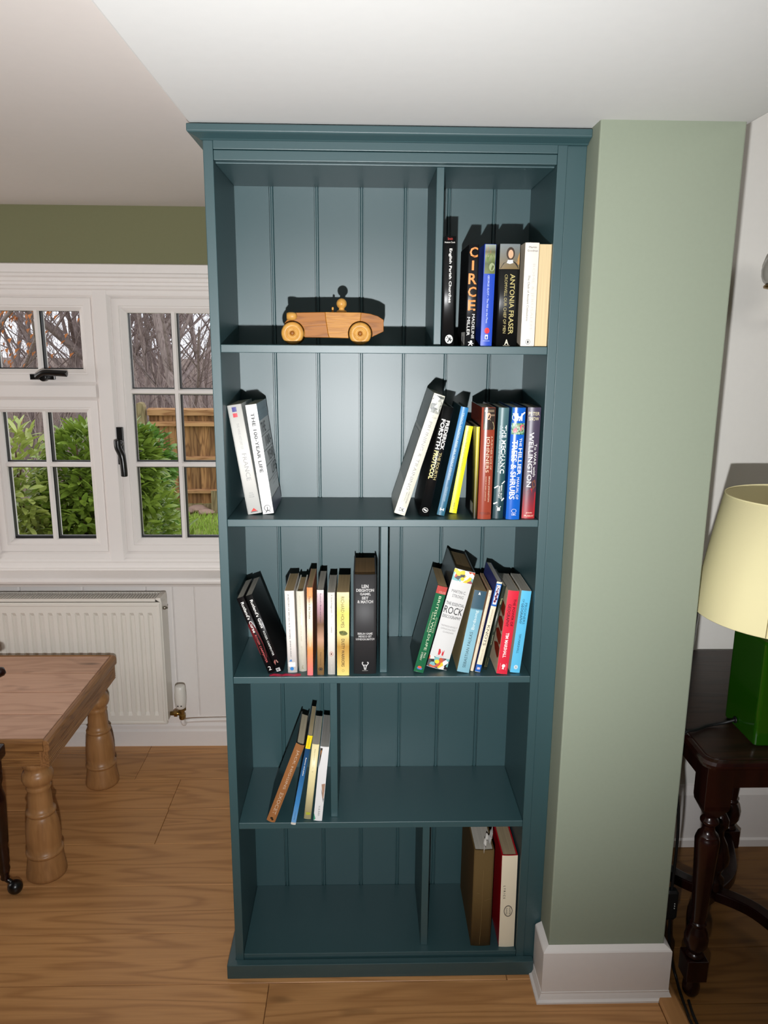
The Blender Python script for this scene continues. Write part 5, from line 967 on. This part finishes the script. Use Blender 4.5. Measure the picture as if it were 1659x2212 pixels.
# bare winter trees beyond the fence
def tree(name, label, x, y, H, r0, seed, lean=0.0, m=BARK, leaves=None, depth=4, spread=.55, first=.08, group='bare trees beyond the fence'):
    rs = random.Random(seed); z0 = GZ-.02+max(0, (y-6.9)/53*.3); root = tag(empty(name, (x, y, z0)), label, 'tree', group)
    parts = {0: MB(), 1: MB(), 2: MB()}; lv = MB()
    def grow(p, d, L, r, k):
        n = 5 if k < 2 else 4; pts = [p]; q = p.copy(); dd = d.copy()
        for i in range(n):
            dd = (dd+Vector((rs.gauss(0, .12), rs.gauss(0, .12), rs.gauss(0, .06)+(.04 if k else 0)))).normalized(); q = q+dd*L/n; pts.append(q.copy())
        parts[min(k, 2)].tube(pts, [r*(1-.75*i/n) if k else r*(1-.6*i/n) for i in range(n+1)], 8 if k == 0 else (5 if k == 1 else 3), cap=False)
        if k >= depth-1: return
        nb = (18, 7, 6, 4)[k]
        for i in range(nb):
            t = first+(1-first)*(i+rs.random()*.8)/nb if k == 0 else rs.uniform(.2, 1)
            b = pts[min(n-1, int(t*n))].lerp(pts[min(n, int(t*n)+1)], t*n-int(t*n))
            a = rs.uniform(0, 6.28); side = Vector((math.cos(a), math.sin(a), 0)); nd = (dd*(1-spread)+side*spread+Vector((0, 0, rs.uniform(-.1, .35)))).normalized()
            grow(b, nd, L*rs.uniform(.30, .5), r*(.40 if k == 0 else .42)*(1-.5*t), k+1)
            if leaves and k >= 1:
                for _ in range(2): e = b+Vector((rs.gauss(0, .18), rs.gauss(0, .18), rs.gauss(0, .18))); s = .045; lv.v += [e, e+Vector((s, rs.uniform(-s, s), s*.4)), e+Vector((rs.uniform(-s, s)*.5, s*.3, -s))]; kk = len(lv.v)-3; lv.f.append((kk, kk+1, kk+2)); lv.sm.append(False)
    grow(Vector((x, y, z0)), Vector((lean, .0, 1)).normalized(), H, r0, 0)
    parts[0].build('trunk', m, root); parts[1].build('branches', m, root); t = parts[2].build('twigs', m, root, kind='stuff')
    if leaves: lv.build('leaves', leaves, root, kind='stuff')
    return root
wood_x = lambda px, y: at(px, 760, 1, y).x
tree('bare_tree', 'thick grey trunked bare tree seen through the upper left window light', wood_x(152, 9.5), 9.5, 6.5, .17, 1, .02, group=None)
tree('bare_tree', 'slimmer bare tree just left of the thick grey trunked one', wood_x(112, 10.5), 10.5, 6.5, .10, 2, -.03, group=None)
tree('russet_beech', 'russet leaved tree at the left edge of the window view', wood_x(-60, 9.0), 9.0, 5.5, .13, 3, .03, leaves=RUSSET, group=None)
tree('bare_tree', 'leaning bare tree above the fence near the bookcase edge', wood_x(425, 8.6), 8.6, 5.5, .10, 4, -.28, group=None)
TG = 'thin bare trees in the wood beyond the fence'
for i, (px, y, H, r) in enumerate(((285, 9.5, 6, .07), (305, 11, 7, .09), (325, 10, 6.5, .06), (343, 12.5, 7, .10), (360, 9.8, 6, .055), (395, 11.5, 7, .08), (440, 12, 7, .08), (460, 10, 6, .07), (60, 12, 7, .09), (88, 14, 7, .08), (185, 12, 7, .08), (30, 15, 7, .1), (480, 14, 7, .1), (295, 12, 6, .06), (335, 9, 5.5, .05), (352, 14, 7, .08), (412, 9.5, 6, .06), (170, 10, 6, .06), (70, 10, 6, .05), (45, 9.5, 5.5, .06), (218, 13, 7, .09), (310, 15, 8, .11), (375, 16, 8, .12), (200, 16, 8, .1))):
    tree('bare_tree', 'thin bare grey brown tree standing in the wood beyond the fence', wood_x(px, y), y, H, r*.55, 20+i, random.Random(i).uniform(-.08, .08), group=TG)
# brushwood between the trees: far too many thin stems to count
ub = MB(); ru = random.Random(77)
for i in range(2800):
    y = ru.uniform(8.0, 26); x = at(ru.uniform(-420, 960), 760, 1, y).x; z0 = GZ+max(0, (y-6.9)/53*.3); h = ru.uniform(.6, 1.8)*(1 if y < 14 else 1.4); q = Vector((x, y, z0)); d = Vector((ru.gauss(0, .22), ru.gauss(0, .2), 1)).normalized(); pts = [q]
    for k in range(3): d = (d+Vector((ru.gauss(0, .16), ru.gauss(0, .16), 0))).normalized(); q = q+d*h/3; pts.append(q)
    ub.tube(pts, [.008, .007, .005, .002], 3, cap=False)
uo = ub.build('undergrowth', mat('brushwood_stem', (180, 162, 154), rough=.9, var=.3, scale=2), kind='stuff'); uo['label'] = 'grey brown brushwood filling the wood behind the fence'; uo['category'] = 'undergrowth'
